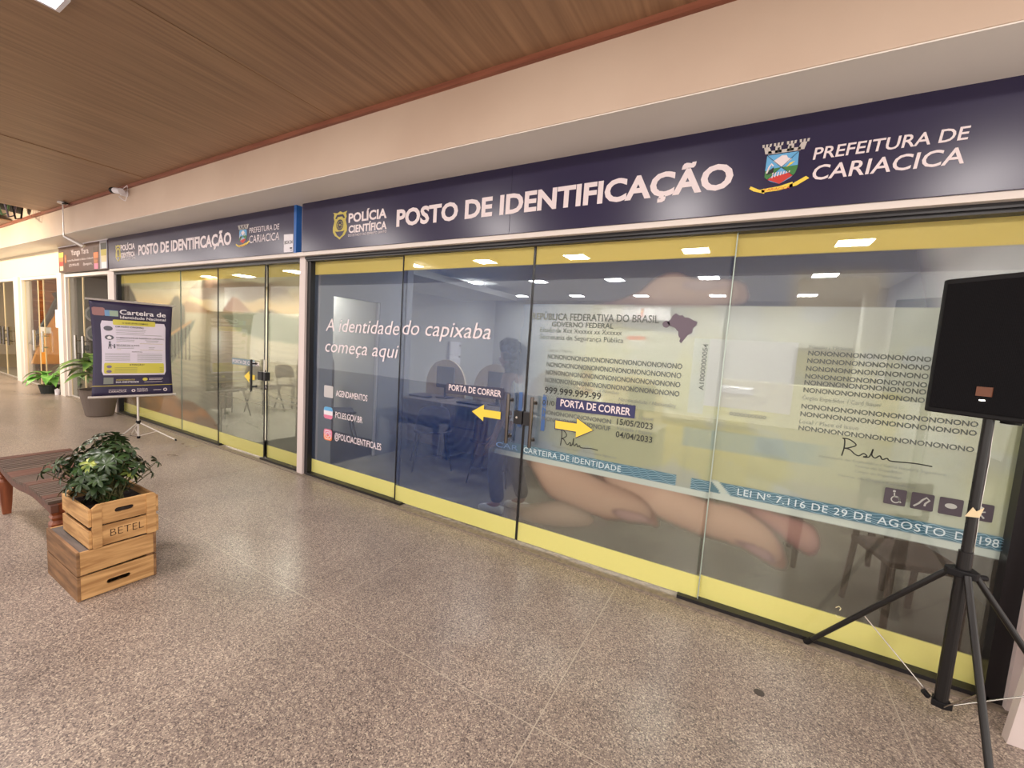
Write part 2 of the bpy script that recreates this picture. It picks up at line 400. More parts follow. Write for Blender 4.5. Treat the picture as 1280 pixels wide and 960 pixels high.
ZB, ZT = 0.03, 2.285
YB0, YB1 = 0.175, 2.150           # inner edges of the yellow bands
def put(img, mask, col, alpha=None):
    m = mask[..., None]; img[..., :3] = img[..., :3] * (1 - m) + np.asarray(col) * m
    if alpha is not None: img[..., 3] = img[..., 3] * (1 - mask) + alpha * mask
def paint_right(step):
    xs = np.arange(-4.06, 1.15, step); zs = np.arange(ZB, ZT + step, step); X, Z = np.meshgrid(xs, zs)
    img = np.zeros(X.shape + (4,)); sh = X.shape
    nz = vnoise(sh, 40, 1) * 0.6 + vnoise(sh, 14, 2) * 0.4
    # blue field on the left, getting deeper towards the door, fading into the hand picture
    t = sstep(-4.0, -2.0, X)[..., None]
    img[..., :3] = L3(84, 94, 124) * (1 - t) + L3(44, 66, 128) * t
    img[..., 3] = 0.44 + 0.02 * t[..., 0]
    # finger print arcs
    dx = (X + 2.35) * 1.0; dz = (Z - 1.18) * 0.78
    rr = np.sqrt(dx ** 2 + dz ** 2) + 0.05 * np.sin(3 * np.arctan2(dz, dx) + 1.0)
    fp = (0.5 + 0.5 * np.sin(rr * 2 * PI / 0.052)) * sstep(0.03, 0.1, rr) * (1 - sstep(0.8, 1.05, rr)) * sstep(-3.35, -3.0, X) * (1 - sstep(-1.55, -1.35, X))
    put(img, fp * 0.22, L3(128, 148, 190), 0.5)
    # dark blue backdrop above the card and its lighter blurs
    back = sstep(-1.75, -1.3, X)
    hi = (Z > 1.867).astype(float)
    put(img, back * hi, L3(62, 66, 104), 0.62)
    bk = sstep(0.12, 0.22, X) * (1 - sstep(0.52, 0.62, X)) * (1 - sstep(2.0, 2.1, Z)) * hi
    put(img, bk * 0.6, L3(150, 128, 84))
    bk = sstep(0.66, 0.84, X + 0.25 * (Z - 2.0)) * hi
    put(img, bk, L3(186, 180, 188), 0.66)
    # grey-brown backdrop under the card
    lo = (Z < 0.70).astype(float) * back
    tt = sstep(0.2, 0.9, X)[..., None]
    put(img, lo, L3(112, 104, 94) * (1 - tt) + L3(86, 74, 68) * tt, 0.62)
    # fingers under the card
    def blob(pts, c_lit, c_dark, al, r=5, soft=1):
        m = blur(inpoly(X, Z, smooth_poly(pts)).astype(float), soft)
        inner = np.clip(blur(m, r) * 2 - 1, 0, 1); inner = np.sqrt(inner)
        zz = [p[1] for p in pts]; g = np.clip((Z - min(zz)) / (max(zz) - min(zz)), 0, 1)
        k = np.clip(inner * (0.45 + 0.55 * g), 0, 1)[..., None]
        put(img, m * sstep(-1.62, -1.25, X), np.asarray(c_dark) * (1 - k) + np.asarray(c_lit) * k, al)
    blob([(-1.7, 0.62), (-1.45, 0.34), (-1.1, 0.44), (-0.92, 0.41), (-0.72, 0.35), (-1.04, 0.24), (-1.3, 0.20), (-1.75, 0.2)], L3(200, 168, 148), L3(112, 92, 84), 0.6, 8, 4)
    blob([(-0.85, 0.72), (-0.4, 0.72), (-0.14, 0.665), (0.04, 0.66), (0.18, 0.60), (0.27, 0.50), (0.305, 0.37), (0.24, 0.36), (0.10, 0.42), (-0.14, 0.44), (-0.41, 0.49), (-0.68, 0.58)], L3(214, 176, 156), L3(130, 98, 88), 0.74, 7)
    blob([(0.0, 0.70), (0.2, 0.68), (0.34, 0.665), (0.415, 0.64), (0.445, 0.56), (0.435, 0.485), (0.385, 0.48), (0.29, 0.53), (0.18, 0.60), (0.05, 0.66)], L3(196, 150, 140), L3(120, 82, 82), 0.72, 5)
    blob([(-1.4, 0.72), (-1.0, 0.70), (-0.83, 0.66), (-0.75, 0.64), (-0.62, 0.62), (-0.53, 0.59), (-0.44, 0.52), (-0.41, 0.43), (-0.47, 0.435), (-0.56, 0.455), (-0.73, 0.39), (-1.02, 0.42), (-1.20, 0.455), (-1.33, 0.60)], L3(216, 178, 156), L3(124, 92, 82), 0.74, 7)
    blob([(0.03, 0.455), (0.14, 0.455), (0.225, 0.43), (0.255, 0.375), (0.22, 0.372), (0.1, 0.415)], L3(176, 140, 138), L3(128, 100, 100), 0.74, 3)
    blob([(-0.72, 0.455), (-0.62, 0.485), (-0.50, 0.475), (-0.43, 0.44), (-0.50, 0.425), (-0.64, 0.41)], L3(182, 146, 140), L3(134, 104, 100), 0.74, 3)
    # card
    card = ((Z > 0.68) & (Z < 1.867)).astype(float) * sstep(-1.85, -1.15, X)
    base = L3(190, 194, 190) * np.ones(sh + (3,))
    w = sstep(0.42, 0.6, nz + 0.18 * np.sin(2.3 * X + 3.1 * Z))[..., None]
    base = base * (1 - w) + L3(202, 200, 166) * w
    ramp = sstep(1.35, 1.8, Z)[..., None]; base = base * (1 - ramp * 0.7) + L3(180, 178, 180) * ramp * 0.7
    wd = (sstep(0.0, 0.03, Z - (1.22 - 0.35 * (X + 0.9))) * (1 - sstep(0.0, 0.03, Z - (1.72 - 0.1 * (X + 0.9)))) * (X > -1.0))[..., None] * 0.45
    base = base * (1 - wd) + L3(204, 200, 158) * wd
    lb = (sstep(0.98, 1.0, Z) * (1 - sstep(1.10, 1.12, Z)) * sstep(-0.33, -0.3, X) * (1 - sstep(0.3, 0.5, X)))[..., None] * 0.8
    base = base * (1 - lb) + L3(168, 184, 188) * lb
    lf = (1 - sstep(-1.5, -0.9, X))[..., None]; base = base * (1 - lf * 0.85) + L3(128, 146, 182) * lf * 0.85
    put(img, card, base, 0.60)
    edge = card * ((Z < 0.725)).astype(float); put(img, edge, L3(214, 218, 214), 0.78)
    # teal strip with fine wavy lines
    for a, b in ((-1.9, -0.325), (-0.24, 1.2)):
        st = ((X > a) & (X < b) & (Z > 0.724) & (Z < 0.798)).astype(float) * sstep(-1.8, -1.2, X)
        put(img, st, L3(92, 132, 154), 0.82)
        st = st
    cut = ((X - 0.9 * (0.76 - Z) > -0.10) & (X - 0.9 * (0.76 - Z) < -0.05) & (Z > 0.72) & (Z < 0.80)).astype(float)
    put(img, cut, L3(206, 212, 208))
    # lighter squares where the code and the side strip sit
    sq = ((X > -0.215) & (X < 0.235) & (Z > 1.255) & (Z < 1.665)).astype(float); put(img, sq, L3(196, 194, 196), 0.7)
    sq = ((X > -0.30) & (X < -0.215) & (Z > 1.2) & (Z < 1.665)).astype(float); put(img, sq * 0.5, L3(190, 196, 200), 0.65)
    # thumb over the top edge of the card
    blob([(-1.0, 1.872), (-0.84, 1.885), (-0.665, 1.955), (-0.57, 2.035), (-0.46, 2.07), (-0.35, 2.03), (-0.2, 2.018), (-0.10, 2.012), (-0.055, 1.97), (-0.085, 1.875), (-0.5, 1.86)], L3(196, 168, 160), L3(138, 114, 120), 0.74, 9)
    blob([(-0.40, 1.972), (-0.385, 2.015), (-0.22, 2.012), (-0.12, 1.995), (-0.2, 1.965), (-0.3, 1.955)], L3(184, 164, 168), L3(160, 138, 144), 0.76, 4)
    put(img, (Z < YB0).astype(float), L3(255, 238, 150), 0.94)
    put(img, (Z > YB1).astype(float), L3(236, 206, 122), 0.86)
    return xs, zs, img
def paint_left(step):
    xs = np.arange(-9.09, -4.28, step); zs = np.arange(ZB, ZT + step, step); X, Z = np.meshgrid(xs, zs)
    img = np.zeros(X.shape + (4,)); sh = X.shape; n1 = np.repeat(vnoise((sh[0], sh[1] // 5 + 2), 9, 5) * 0.55 + vnoise((sh[0], sh[1] // 5 + 2), 4, 6) * 0.45, 5, axis=1)[:, :sh[1]]; n1 = blur(n1, 3); n2 = vnoise(sh, 34, 9)
    t = sstep(1.75, 2.15, Z)[..., None]
    img[..., :3] = L3(224, 184, 122) * (1 - t) + L3(196, 188, 160) * t; img[..., 3] = 0.72
    cl = sstep(0.45, 0.62, n1 + 0.25 * np.exp(-((X + 6.35) / 0.55) ** 2 - ((Z - 1.98) / 0.10) ** 2) + 0.3 * np.exp(-((X + 5.2) / 0.5) ** 2 - ((Z - 2.0) / 0.09) ** 2)) * (np.exp(-((X + 6.35) / 0.8) ** 2 - ((Z - 1.98) / 0.14) ** 2) + np.exp(-((X + 5.2) / 0.8) ** 2 - ((Z - 2.0) / 0.13) ** 2))
    put(img, np.clip(cl * 1.3, 0, 0.9), L3(138, 116, 100), 0.66)
    gl = np.exp(-((X + 5.85) / 0.32) ** 2 - ((Z - 1.83) / 0.14) ** 2); put(img, np.clip(gl * 1.2, 0, 1), L3(250, 244, 226), 0.8)
    # water
    wt = (Z < 1.74).astype(float); tw = sstep(0.3, 1.6, Z)[..., None]
    put(img, wt, L3(140, 138, 124) * (1 - tw) + L3(196, 180, 148) * tw, 0.66)
    wl = (0.5 + 0.5 * np.sin(Z * 90 + 6 * n1 * 3 + X * 3)) * wt * (1 - sstep(1.2, 1.5, Z)); put(img, wl * 0.25, L3(108, 106, 98)); img[..., 3] -= wt * 0.18 * sstep(-6.3, -5.9, X)
    gl = np.exp(-((X + 6.0) / 0.20) ** 2 - ((Z - 1.38) / 0.16) ** 2); put(img, np.clip(gl, 0, 1), L3(244, 238, 220))
    # hills
    def hill(pts, col, al=0.72): put(img, blur(inpoly(X, Z, pts).astype(float), 1), col, al)
    hill([(-7.2, 1.72), (-7.05, 1.80), (-6.85, 1.87), (-6.7, 1.86), (-6.55, 1.84), (-6.35, 1.78), (-6.1, 1.72)], L3(168, 126, 84))
    hill([(-5.85, 1.74), (-5.72, 1.86), (-5.60, 1.93), (-5.48, 1.91), (-5.30, 1.80), (-5.16, 1.74)], L3(170, 118, 74))
    hill([(-5.1, 1.74), (-4.98, 1.78), (-4.85, 1.78), (-4.6, 1.72)], L3(108, 94, 78))
    hill([(-5.9, 1.70), (-5.5, 1.73), (-5.0, 1.745), (-4.28, 1.70), (-4.28, 1.40), (-4.9, 1.42), (-5.5, 1.5)], L3(128, 132, 108))
    # trees and river bank on the left
    tr = ((X < -8.35) & (Z > 1.0) & (Z < 2.1 - 0.9 * np.clip(X + 8.75, 0, 1) + 0.06 * n1)).astype(float); put(img, blur(tr, 1), L3(74, 66, 48), 0.8)
    tr = ((X < -6.9) & (Z > 1.35) & (Z < 1.74 + 0.16 * np.exp(-((X + 7.15) / 0.16) ** 2) + 0.10 * n1)).astype(float); put(img, blur(tr, 1), L3(96, 88, 66), 0.76)
    hill([(-9.1, 1.25), (-8.2, 1.30), (-7.35, 1.40), (-6.75, 1.60), (-6.6, 1.62), (-6.7, 1.50), (-7.0, 1.2), (-7.3, 0.98), (-9.1, 0.6)], L3(100, 104, 88), 0.74)
    hill([(-9.1, 1.30), (-7.35, 1.40), (-6.72, 1.61), (-6.72, 1.585), (-7.35, 1.37), (-9.1, 1.26)], L3(214, 150, 82), 0.8)
    pk = ((X < -6.75) & (Z < 1.37 + 0.33 * (X + 7.35)) & (Z > 1.05)).astype(float) * (np.sin(X * 60) > 0.2); put(img, pk * 0.6, L3(64, 66, 56))
    # brown rocks at the bottom
    rk = [(-9.1, 0.75), (-8.3, 0.62), (-7.6, 0.58), (-7.05, 0.47), (-6.72, 0.48), (-6.35, 0.41), (-6.1, 0.30), (-5.95, 0.17), (-9.1, 0.17)]
    m = blur(inpoly(X, Z, rk).astype(float), 1); k = sstep(0.3, 0.7, n1)[..., None]
    put(img, m, L3(156, 108, 66) * k + L3(112, 84, 60) * (1 - k), 0.8)
    put(img, (Z < YB0).astype(float), L3(226, 210, 128), 0.92)
    put(img, (Z > YB1).astype(float), L3(226, 198, 110), 0.8)
    pale = sstep(-6.3, -5.3, X) * (Z > YB1); put(img, pale * 0.5, L3(200, 180, 110), 0.62)
    return xs, zs, img
STEP = 0.008
RIGHT = paint_right(STEP); LEFT = paint_left(0.012)
def film(art, x0, x1, y, parent, step):
    xs, zs, img = art
    n = max(2, int(round((x1 - x0) / step)) + 1); X = np.linspace(x0, x1, n); nz = len(zs); Zv = np.minimum(zs, ZT)
    ix = np.clip(np.round((X - xs[0]) / (xs[1] - xs[0])).astype(int), 0, len(xs) - 1)
    col = img[:, ix, :]
    me = bpy.data.meshes.new('film'); V = np.zeros((nz, n, 3)); V[..., 0] = X[None]; V[..., 1] = y; V[..., 2] = Zv[:, None]
    i = np.arange(nz - 1)[:, None] * n + np.arange(n - 1)[None]; F = np.stack([i, i + 1, i + 1 + n, i + n], -1).reshape(-1, 4)
    me.vertices.add(nz * n); me.vertices.foreach_set('co', V.ravel())
    me.loops.add(F.size); me.loops.foreach_set('vertex_index', F.ravel().astype(np.int32))
    me.polygons.add(len(F)); me.polygons.foreach_set('loop_start', np.arange(0, F.size, 4, dtype=np.int32)); me.polygons.foreach_set('loop_total', np.full(len(F), 4, dtype=np.int32))
    me.update(calc_edges=True); a = me.attributes.new('print', 'FLOAT_COLOR', 'POINT'); a.data.foreach_set('color', np.clip(col, 0, 1).astype(np.float32).ravel())
    return link('film', me, M_FILM, parent)

# ================================================================== SETTING
# floor: joint strips show between poured terrazzo slabs
fl = struct(MB().box(-24.5, 4.2, -9.0, 0.02, -0.12, -0.0006).build('floor', M_JOINT), 'speckled grey-beige terrazzo floor with thin pale joints', 'floor')
G = 1.36
slab = MB().box(0.0025, G - 0.0025, 0.0025, G - 0.0025, -0.03, 0.0).mesh('slab'); slab.materials.append(M_FLOOR)
for i in range(-17, 3):
    for j in range(-6, 0):
        x = -0.613 + (i) * G; y = -1.350 + (j + 1) * G
        if j == -1: y = -1.350
        o = bpy.data.objects.new('slab', slab); C.objects.link(o); o.parent = fl; o.location = (x, y, 0)
struct(MB().box(-24.5, 3, -0.085, 0.03, -0.02, 0.012).build('trim_1', M_STONE), 'low grey stone threshold under the glass fronts', 'threshold')
# beam and soffit above the shop fronts
struct(MB().box(-24.5, 4.0, -0.517, 0.12, 2.842, 3.8).build('wall_front', M_PLASTER), 'peach painted beam running above the shop fronts', 'beam')
struct(MB().box(-24.5, 4.0, -0.512, 0.10, 2.836, 2.842).build('trim_2', M_SOFFIT), 'off-white underside of the beam', 'soffit')
struct(MB().box(-24.5, 4.0, -0.545, -0.517, 3.215, 3.262).build('trim_3', M_CORN), 'reddish-brown cornice strip between ceiling and beam', 'cornice')
# wood ceiling, panels with a seam
ce = struct(empty('ceiling', (0, 0, 3.25)), 'wood-grained panelled gallery ceiling', 'ceiling')
def cpanel(x0, x1, y0, y1): 
    o = MB().box(x0 + 0.003, x1 - 0.003, y0, y1, 0, 0.02).build('ceiling_panel', M_CEIL, ce); return o
cpanel(0.35, 4.0, -5.2, -0.52); cpanel(-3.05, 0.35, -5.2, -0.52); cpanel(-6.45, -3.05, -5.2, -0.52); cpanel(-10.39, -6.45, -5.2, -0.52)
cpanel(-24.5, -12.2, -5.2, -0.52); cpanel(-12.2, -10.39, -5.2, -2.6)
MB().box(-6.47, -6.43, -5.2, -0.52, -0.006, 0.0).build('joint_strip', M_CEIL, ce)
struct(MB().box(-24.5, 4.0, -9.0, -0.5, 3.80, 3.9).build('wall_slab', M_WHITE), 'white slab above the hung ceiling', 'slab')
struct(MB().box(-24.6, -24.4, -9.0, 0.1, 0, 3.9).build('wall_light_block', M_WHITE), 'pale unseen wall added to block sky light at the gallery end', 'wall')  # unseen wall, added to keep bright sky out of the left glass reflections
struct(MB().box(-24.5, 4.0, -5.5, -5.2, 3.0, 3.8).build('wall_outer', M_PLASTER), 'outer beam at the open side of the gallery', 'beam')

# pillars between the shop fronts
def pillar(n, x0, x1, z1=2.84, y0=-0.06, lab='white pillar', zb=0.0):
    return struct(MB().box(x0, x1, y0, 0.12, zb, z1).build('trim_%d' % n, M_PILLAR), lab, 'pillar')
pillar(4, -4.19, -4.095, lab='slim white pillar between the two wrapped shop fronts')
pillar(5, -9.32, -9.10, 2.36, lab='white pillar right of the glass door with the brown sign')
pillar(6, 1.195, 1.9, 2.36, -0.072, 'white end pillar at the right of the wide shop front')
struct(MB().box(-24.5, -11.55, -0.06, 0.12, 2.36, 2.84).build('wall_left', mat('cream_paint', rgb(226, 212, 186), 0.5)), 'cream wall above the far glass doors', 'wall')
# header strips under the fascia
struct(MB().box(-9.1, 1.3, -0.11, 0.12, 2.325, 2.362).build('trim_7', M_WHITE), 'thin white strip under the navy fascia signs', 'trim')
struct(MB().box(-4.095, 1.3, -0.05, 0.12, 2.283, 2.327).build('trim_8', M_BLACK), 'black header profile over the wide glass front', 'rail')
struct(MB().box(-4.095, 1.3, -0.068, -0.05, 2.300, 2.327).build('trim_9', M_BLACK), 'black sliding track over the wide glass front', 'rail')
struct(MB().box(-9.1, -4.19, -0.05, 0.12, 2.283, 2.327).build('trim_10', M_BLACK), 'black header profile over the sunset-print glass front', 'rail')
struct(MB().box(1.128, 1.196, -0.045, 0.06, 0.0, 2.30).build('trim_11', M_BLACK), 'black jamb at the right end of the wide glass front', 'jamb')
struct(MB().box(-4.095, -4.045, -0.035, 0.06, 0.0, 2.29).build('trim_12', M_BLACK), 'black jamb beside the slim white pillar', 'jamb')
struct(MB().box(-9.1, -9.06, -0.035, 0.06, 0.0, 2.29).build('trim_13', M_BLACK), 'black jamb at the left end of the sunset-print front', 'jamb')
struct(MB().box(-0.25, 1.15, -0.045, 0.03, 0.012, 0.034).build('trim_14', M_BLACK), 'black floor channel under the right glass pane', 'rail')
struct(MB().box(-4.06, -2.66, -0.045, 0.03, 0.012, 0.034).build('trim_15', M_BLACK), 'black floor channel under the blue glass pane', 'rail')
struct(MB().box(-9.08, -5.86, -0.045, 0.03, 0.012, 0.034).build('trim_16', M_BLACK), 'black floor channel under the sunset glass panes', 'rail')
struct(MB().box(-4.93, -4.19, -0.045, 0.03, 0.012, 0.034).build('trim_17', M_BLACK), 'black floor channel beside the slim white pillar', 'rail')

M_EDGE = mat('polished_glass_edge', rgb(176, 190, 180), 0.2, 0.3)
def pane(name, x0, x1, y, art, step, label, cat='glass pane', edge=(None, None)):
    g = struct(empty(name, ((x0 + x1) / 2, y, 0)), label, cat); ox = (x0 + x1) / 2
    o = MB().box(x0 - ox, x1 - ox, -0.004, 0.004, ZB + 0.003, ZT).build('glass', M_GLASS, g)
    f = film(art, x0 + 0.002, x1 - 0.002, 0, g, step); f.location = (-ox, 0.0055, 0)
    if True:
        for ex, em in ((x0, edge[0] or M_BLACK), (x1, edge[1] or M_BLACK)):
            MB().box(ex - ox - 0.003, ex - ox + 0.003, -0.006, 0.005, ZB + 0.003, ZT).build('edge_strip', em, g)
    return g
w1 = pane('window_1', -4.05, -2.735, 0.014, RIGHT, STEP, 'fixed glass pane with the slate-blue film and the contact lines', 'window')
d1 = pane('door_1', -2.76, -1.452, -0.012, RIGHT, STEP, 'sliding glass door with the fingerprint on blue film', 'door')
d2 = pane('door_2', -1.442, -0.13, -0.012, RIGHT, STEP, 'sliding glass door with the left half of the identity card print', 'door', edge=(M_BLACK, M_EDGE))
w2 = pane('window_2', -0.15, 1.135, 0.014, RIGHT, STEP, 'fixed glass pane with the right half of the identity card print', 'window', edge=(M_EDGE, M_EDGE))
w3 = pane('window_3', -9.07, -7.0, 0.014, LEFT, 0.012, 'glass pane with the riverside trees print, behind the banner', 'window', edge=(M_EDGE, M_EDGE))
w4 = pane('window_4', -7.0, -5.92, 0.014, LEFT, 0.012, 'glass pane with the river and brown rock print', 'window')
d3 = pane('door_3', -5.94, -4.9, -0.012, LEFT, 0.012, 'sliding glass door with the sunset mountain print', 'door')
w5 = pane('window_5', -4.89, -4.19, 0.014, LEFT, 0.012, 'narrow glass pane with print beside the slim white pillar', 'window')
def on(parent, y=-0.001):
    """print plane just in front of a pane, in the pane's own frame"""
    return Plane((-parent.location.x, -0.0045 + y, 0), (1, 0, 0), (0, 0, 1), (0, -1, 0))

# ---- contact lines on the blue pane
P1 = on(w1)
Print(P1, 0.001).text('A identidade', -3.84, -2.80, 1.576, 0.135, 0.0, 0.22).text('começa aqui', -3.84, -2.80, 1.362, 0.135, 0.0, 0.22).done('slogan_lettering', M_LETTER, w1)
Print(P1, 0.001).text('AGENDAMENTOS', -3.655, -3.19, 0.915, 0.065).text('PCI.ES.GOV.BR', -3.655, -3.25, 0.69, 0.065).text('@POLICIACIENTIFICA.ES', -3.66, -2.98, 0.465, 0.068).done('contact_lettering', M_LETTER, w1)
Print(P1, 0.001).poly(rrect(-3.845, -3.70, 0.885, 1.01, 0.012)).done('blank_sticker', mat('sticker_grey', rgb(190, 186, 186), 0.5), w1)
f = Print(P1, 0.001).poly(rrect(-3.84, -3.70, 0.66, 0.785, 0.03)).done('flag_icon', M_PAPER, w1)
Print(P1, 0.002).poly([(-3.84, 0.745), (-3.70, 0.745), (-3.70, 0.765), (-3.72, 0.785), (-3.82, 0.785), (-3.84, 0.765)]).done('blue_band', M_SKY, f)
Print(P1, 0.002).poly([(-3.84, 0.70), (-3.84, 0.68), (-3.82, 0.66), (-3.72, 0.66), (-3.70, 0.68), (-3.70, 0.70)]).done('pink_band', M_PINK, f)
f = Print(P1, 0.001).poly(rrect(-3.835, -3.70, 0.43, 0.55, 0.03)).done('camera_icon', M_ORANGE, w1)
Print(P1, 0.002).poly([(-3.835, 0.50), (-3.70, 0.47), (-3.70, 0.53), (-3.72, 0.55), (-3.80, 0.55), (-3.825, 0.545)]).done('icon_pink_half', M_PINK, f)
Print(P1, 0.003).ring(-3.768, 0.49, 0.020, 0.028, sx=1.1).line(rrect(-3.815, -3.72, 0.447, 0.533, 0.022) + [(-3.72, 0.50)], 0.008).ring(-3.742, 0.517, 0.0, 0.006).done('icon_outline', M_PAPER, f)
P2 = on(d1)
Print(P2, 0.001).text('do capixaba', -2.735, -1.79, 1.586, 0.135, 0.0, 0.22).done('slogan_lettering', M_LETTER, d1)
f = Print(P2, 0.001).poly([(-2.21, 1.11), (-1.64, 1.12), (-1.64, 1.21), (-2.21, 1.195)]).done('door_label', mat('dusk_label', rgb(58, 60, 84), 0.5), d1)
Print(P2, 0.002).text('PORTA DE CORRER', -2.18, -1.66, 1.140, 0.052, 0.018).done('label_lettering', M_LETTER, f)
Print(P2, 0.001).poly([(-1.93, 0.99), (-1.815, 0.925), (-1.815, 0.962), (-1.655, 0.962), (-1.655, 1.022), (-1.815, 1.022), (-1.815, 1.06)]).done('arrow', M_YEL, d1)
P3 = on(d2)
f = Print(P3, 0.002).poly([(-1.19, 1.105), (-0.62, 1.118), (-0.62, 1.205), (-1.19, 1.192)]).done('door_label', M_NAVYV, d2)
Print(P3, 0.003).text('PORTA DE CORRER', -1.155, -0.65, 1.134, 0.052, 0.018).done('label_lettering', M_LETTER, f)
ar = [(-1.185, 0.963), (-1.185, 1.027), (-1.02, 1.027), (-1.02, 1.066), (-0.893, 0.996), (-1.02, 0.92), (-1.02, 0.963)]
f = Print(P3, 0.003).poly(ar).done('arrow', M_YEL, d2)
Print(P3, 0.0035).line(ar + [ar[0]], 0.006).done('arrow_outline', M_NAVYV, f)
# identity card writing, left half
p = Print(P3, 0.001)
p.text('REPÚBLICA FEDERATIVA DO BRASIL', -1.43, -0.525, 1.752, 0.05, 0.012).text('GOVERNO FEDERAL', -1.27, -0.815, 1.705, 0.036, 0.012)
p.text('Estado dx Xxx Xxxxxx xx Xxxxxx', -1.36, -0.755, 1.662, 0.036, 0.0).text('Secretaria de Segurança Pública', -1.36, -0.74, 1.612, 0.036, 0.0)
p.done('card_title_lettering', M_GREYTXT, d2)
p = Print(P3, 0.001)
for k, z in enumerate((1.470, 1.412, 1.354, 1.296)):
    p.text('NO' * 15, -1.285 - 0.003 * k, -0.358, z, 0.034, 0.02)
p.text('NO' * 7 + 'N', -1.29, -0.775, 1.058, 0.032, 0.02).text('NO' * 7 + '/UF', -1.29, -0.775, 1.010, 0.032, 0.02)
p.text('NON', -0.733, -0.63, 1.178, 0.032, 0.02)
p.done('filler_lettering', M_GREYTXT, d2)
p = Print(P3, 0.001)
p.text('999.999.999-99', -1.29, -0.86, 1.215, 0.05, 0.015).text('15/05/2023', -0.735, -0.50, 1.062, 0.042, 0.01).text('04/04/2033', -0.735, -0.495, 0.975, 0.042, 0.01).text('01/01/1999', -1.30, -1.05, 1.128, 0.036, 0.01)
p.done('number_lettering', M_DARKTXT, d2)
p = Print(P3, 0.001)
p.text('Nome / Name', -1.285, -1.10, 1.522, 0.024, 0.0).text('Registro Geral - CPF / Personal Number', -1.30, -0.735, 1.265, 0.022, 0.0).text('Nacionalidade / Nationality', -0.735, -0.37, 1.222, 0.026, 0.0)
p.text('Data de Nasc. / Date of Birth', -1.30, -0.98, 1.188, 0.022, 0.0).text('Naturalidade / Place of Birth', -1.30, -0.90, 1.10, 0.022, 0.0).text('Data / Issue', -0.68, -0.50, 1.118, 0.026, 0.0).text('Validade / Expiry', -0.733, -0.50, 1.025, 0.026, 0.0)
p.text('Assinatura do Titular / Cardholder\'s Signature', -1.20, -0.72, 0.825, 0.017, 0.0)
p.done('caption_lettering', M_LINEG, d2)
def signature(pl, lift, x, z, sx, sz, par):
    pts = [(0.12, 0.0), (0.14, 0.5), (0.13, 0.95), (0.10, 1.0), (0.2, 0.98), (0.30, 0.72), (0.2, 0.5), (0.14, 0.45), (0.22, 0.42), (0.30, 0.2), (0.36, 0.14), (0.42, 0.3), (0.47, 0.18), (0.42, 0.12), (0.5, 0.16), (0.54, 0.62), (0.53, 0.3), (0.58, 0.14), (0.64, 0.3), (0.68, 0.12), (0.74, 0.22), (0.8, 0.1), (1.1, 0.16), (1.35, 0.12)]
    sp = []
    for i in range(len(pts) - 1):
        p0, p1, p2, p3 = [Vector(pts[min(max(i + k - 1, 0), len(pts) - 1)]) for k in range(4)]
        for j in range(5):
            t = j / 5; q = 0.5 * ((2 * p1) + (p2 - p0) * t + (2 * p0 - 5 * p1 + 4 * p2 - p3) * t * t + (3 * p1 - p0 - 3 * p2 + p3) * t ** 3); sp.append((x + q.x * sx, z + q.y * sz))
    Print(pl, lift).line(sp, 0.006).done('signature', M_DARKTXT, par)
signature(P3, 0.001, -1.16, 0.845, 0.235, 0.115, d2)
Print(P3, 0.001).text('CARTEIRA DE IDENTIDADE', -1.43, -0.68, 0.741, 0.042, 0.004, 0, 1.1).done('strip_lettering', M_GUIL, d2)
p = Print(P2, 0.001).text('CAR', -1.68, -1.48, 0.741, 0.042, 0.0).done('strip_lettering', mat('faint_strip_print', rgb(96, 122, 160), 0.6), d1)
brz = [(-0.445, 1.80), (-0.425, 1.815), (-0.405, 1.80), (-0.385, 1.805), (-0.375, 1.79), (-0.35, 1.79), (-0.325, 1.775), (-0.297, 1.765), (-0.30, 1.745), (-0.318, 1.725), (-0.322, 1.695), (-0.345, 1.682), (-0.362, 1.655), (-0.378, 1.63), (-0.39, 1.64), (-0.385, 1.66), (-0.398, 1.672), (-0.402, 1.70), (-0.425, 1.725), (-0.455, 1.735), (-0.475, 1.755), (-0.455, 1.775)]
Print(P3, 0.001).poly(brz).ring(-0.478, 1.745, 0.0, 0.022).done('country_map', M_MAP, d2)
Print(P3, 0.001).text('A10000000054', -0.253, 0.03, 1.35, 0.028, 0.01, vert=True).done('side_number', M_GREYTXT, d2)
# right half
P4 = on(w2)
p = Print(P4, 0.001)
for k, z in enumerate((1.600, 1.558, 1.515, 1.472, 1.437, 1.395)): p.text('NO' * 14, 0.28, 1.06, z, 0.026, 0.02)
for z in (1.303, 1.260, 1.180): p.text('NO' * 12, 0.28, 0.98, z, 0.026, 0.02)
p.done('filler_lettering', M_GREYTXT, w2)
p = Print(P4, 0.001)
p.text('Filiação / Filiation', 0.282, 0.47, 1.638, 0.02, 0.0).text('Órgão Expedidor / Card Issuer', 0.28, 0.62, 1.353, 0.022, 0.0).text('Local / Place of Issue', 0.28, 0.54, 1.218, 0.022, 0.0)
p.text('Assinatura do Expedidor / Card Issuer\'s Signature', 0.385, 0.90, 1.045, 0.014, 0.0).text('Nome do Expedidor', 0.55, 0.74, 1.02, 0.014, 0.0).text('Cargo do Expedidor', 0.55, 0.74, 0.992, 0.014, 0.0).text('Nome do Órgão Expedidor', 0.485, 0.80, 0.956, 0.014, 0.0)
p.text('0000000000', -0.07, 0.12, 1.215, 0.022, 0.01)
p.done('caption_lettering', M_LINEG, w2)
signature(P4, 0.001, 0.45, 1.07, 0.30, 0.095, w2)
p = Print(P4, 0.001).text('LEI Nº 7.116 DE 29 DE AGOSTO', 0.02, 0.93, 0.741, 0.042, 0.004, 0, 1.1).text('DE 198', 0.965, 1.115, 0.741, 0.042, 0.004); p.done('strip_lettering', M_GUIL, w2)
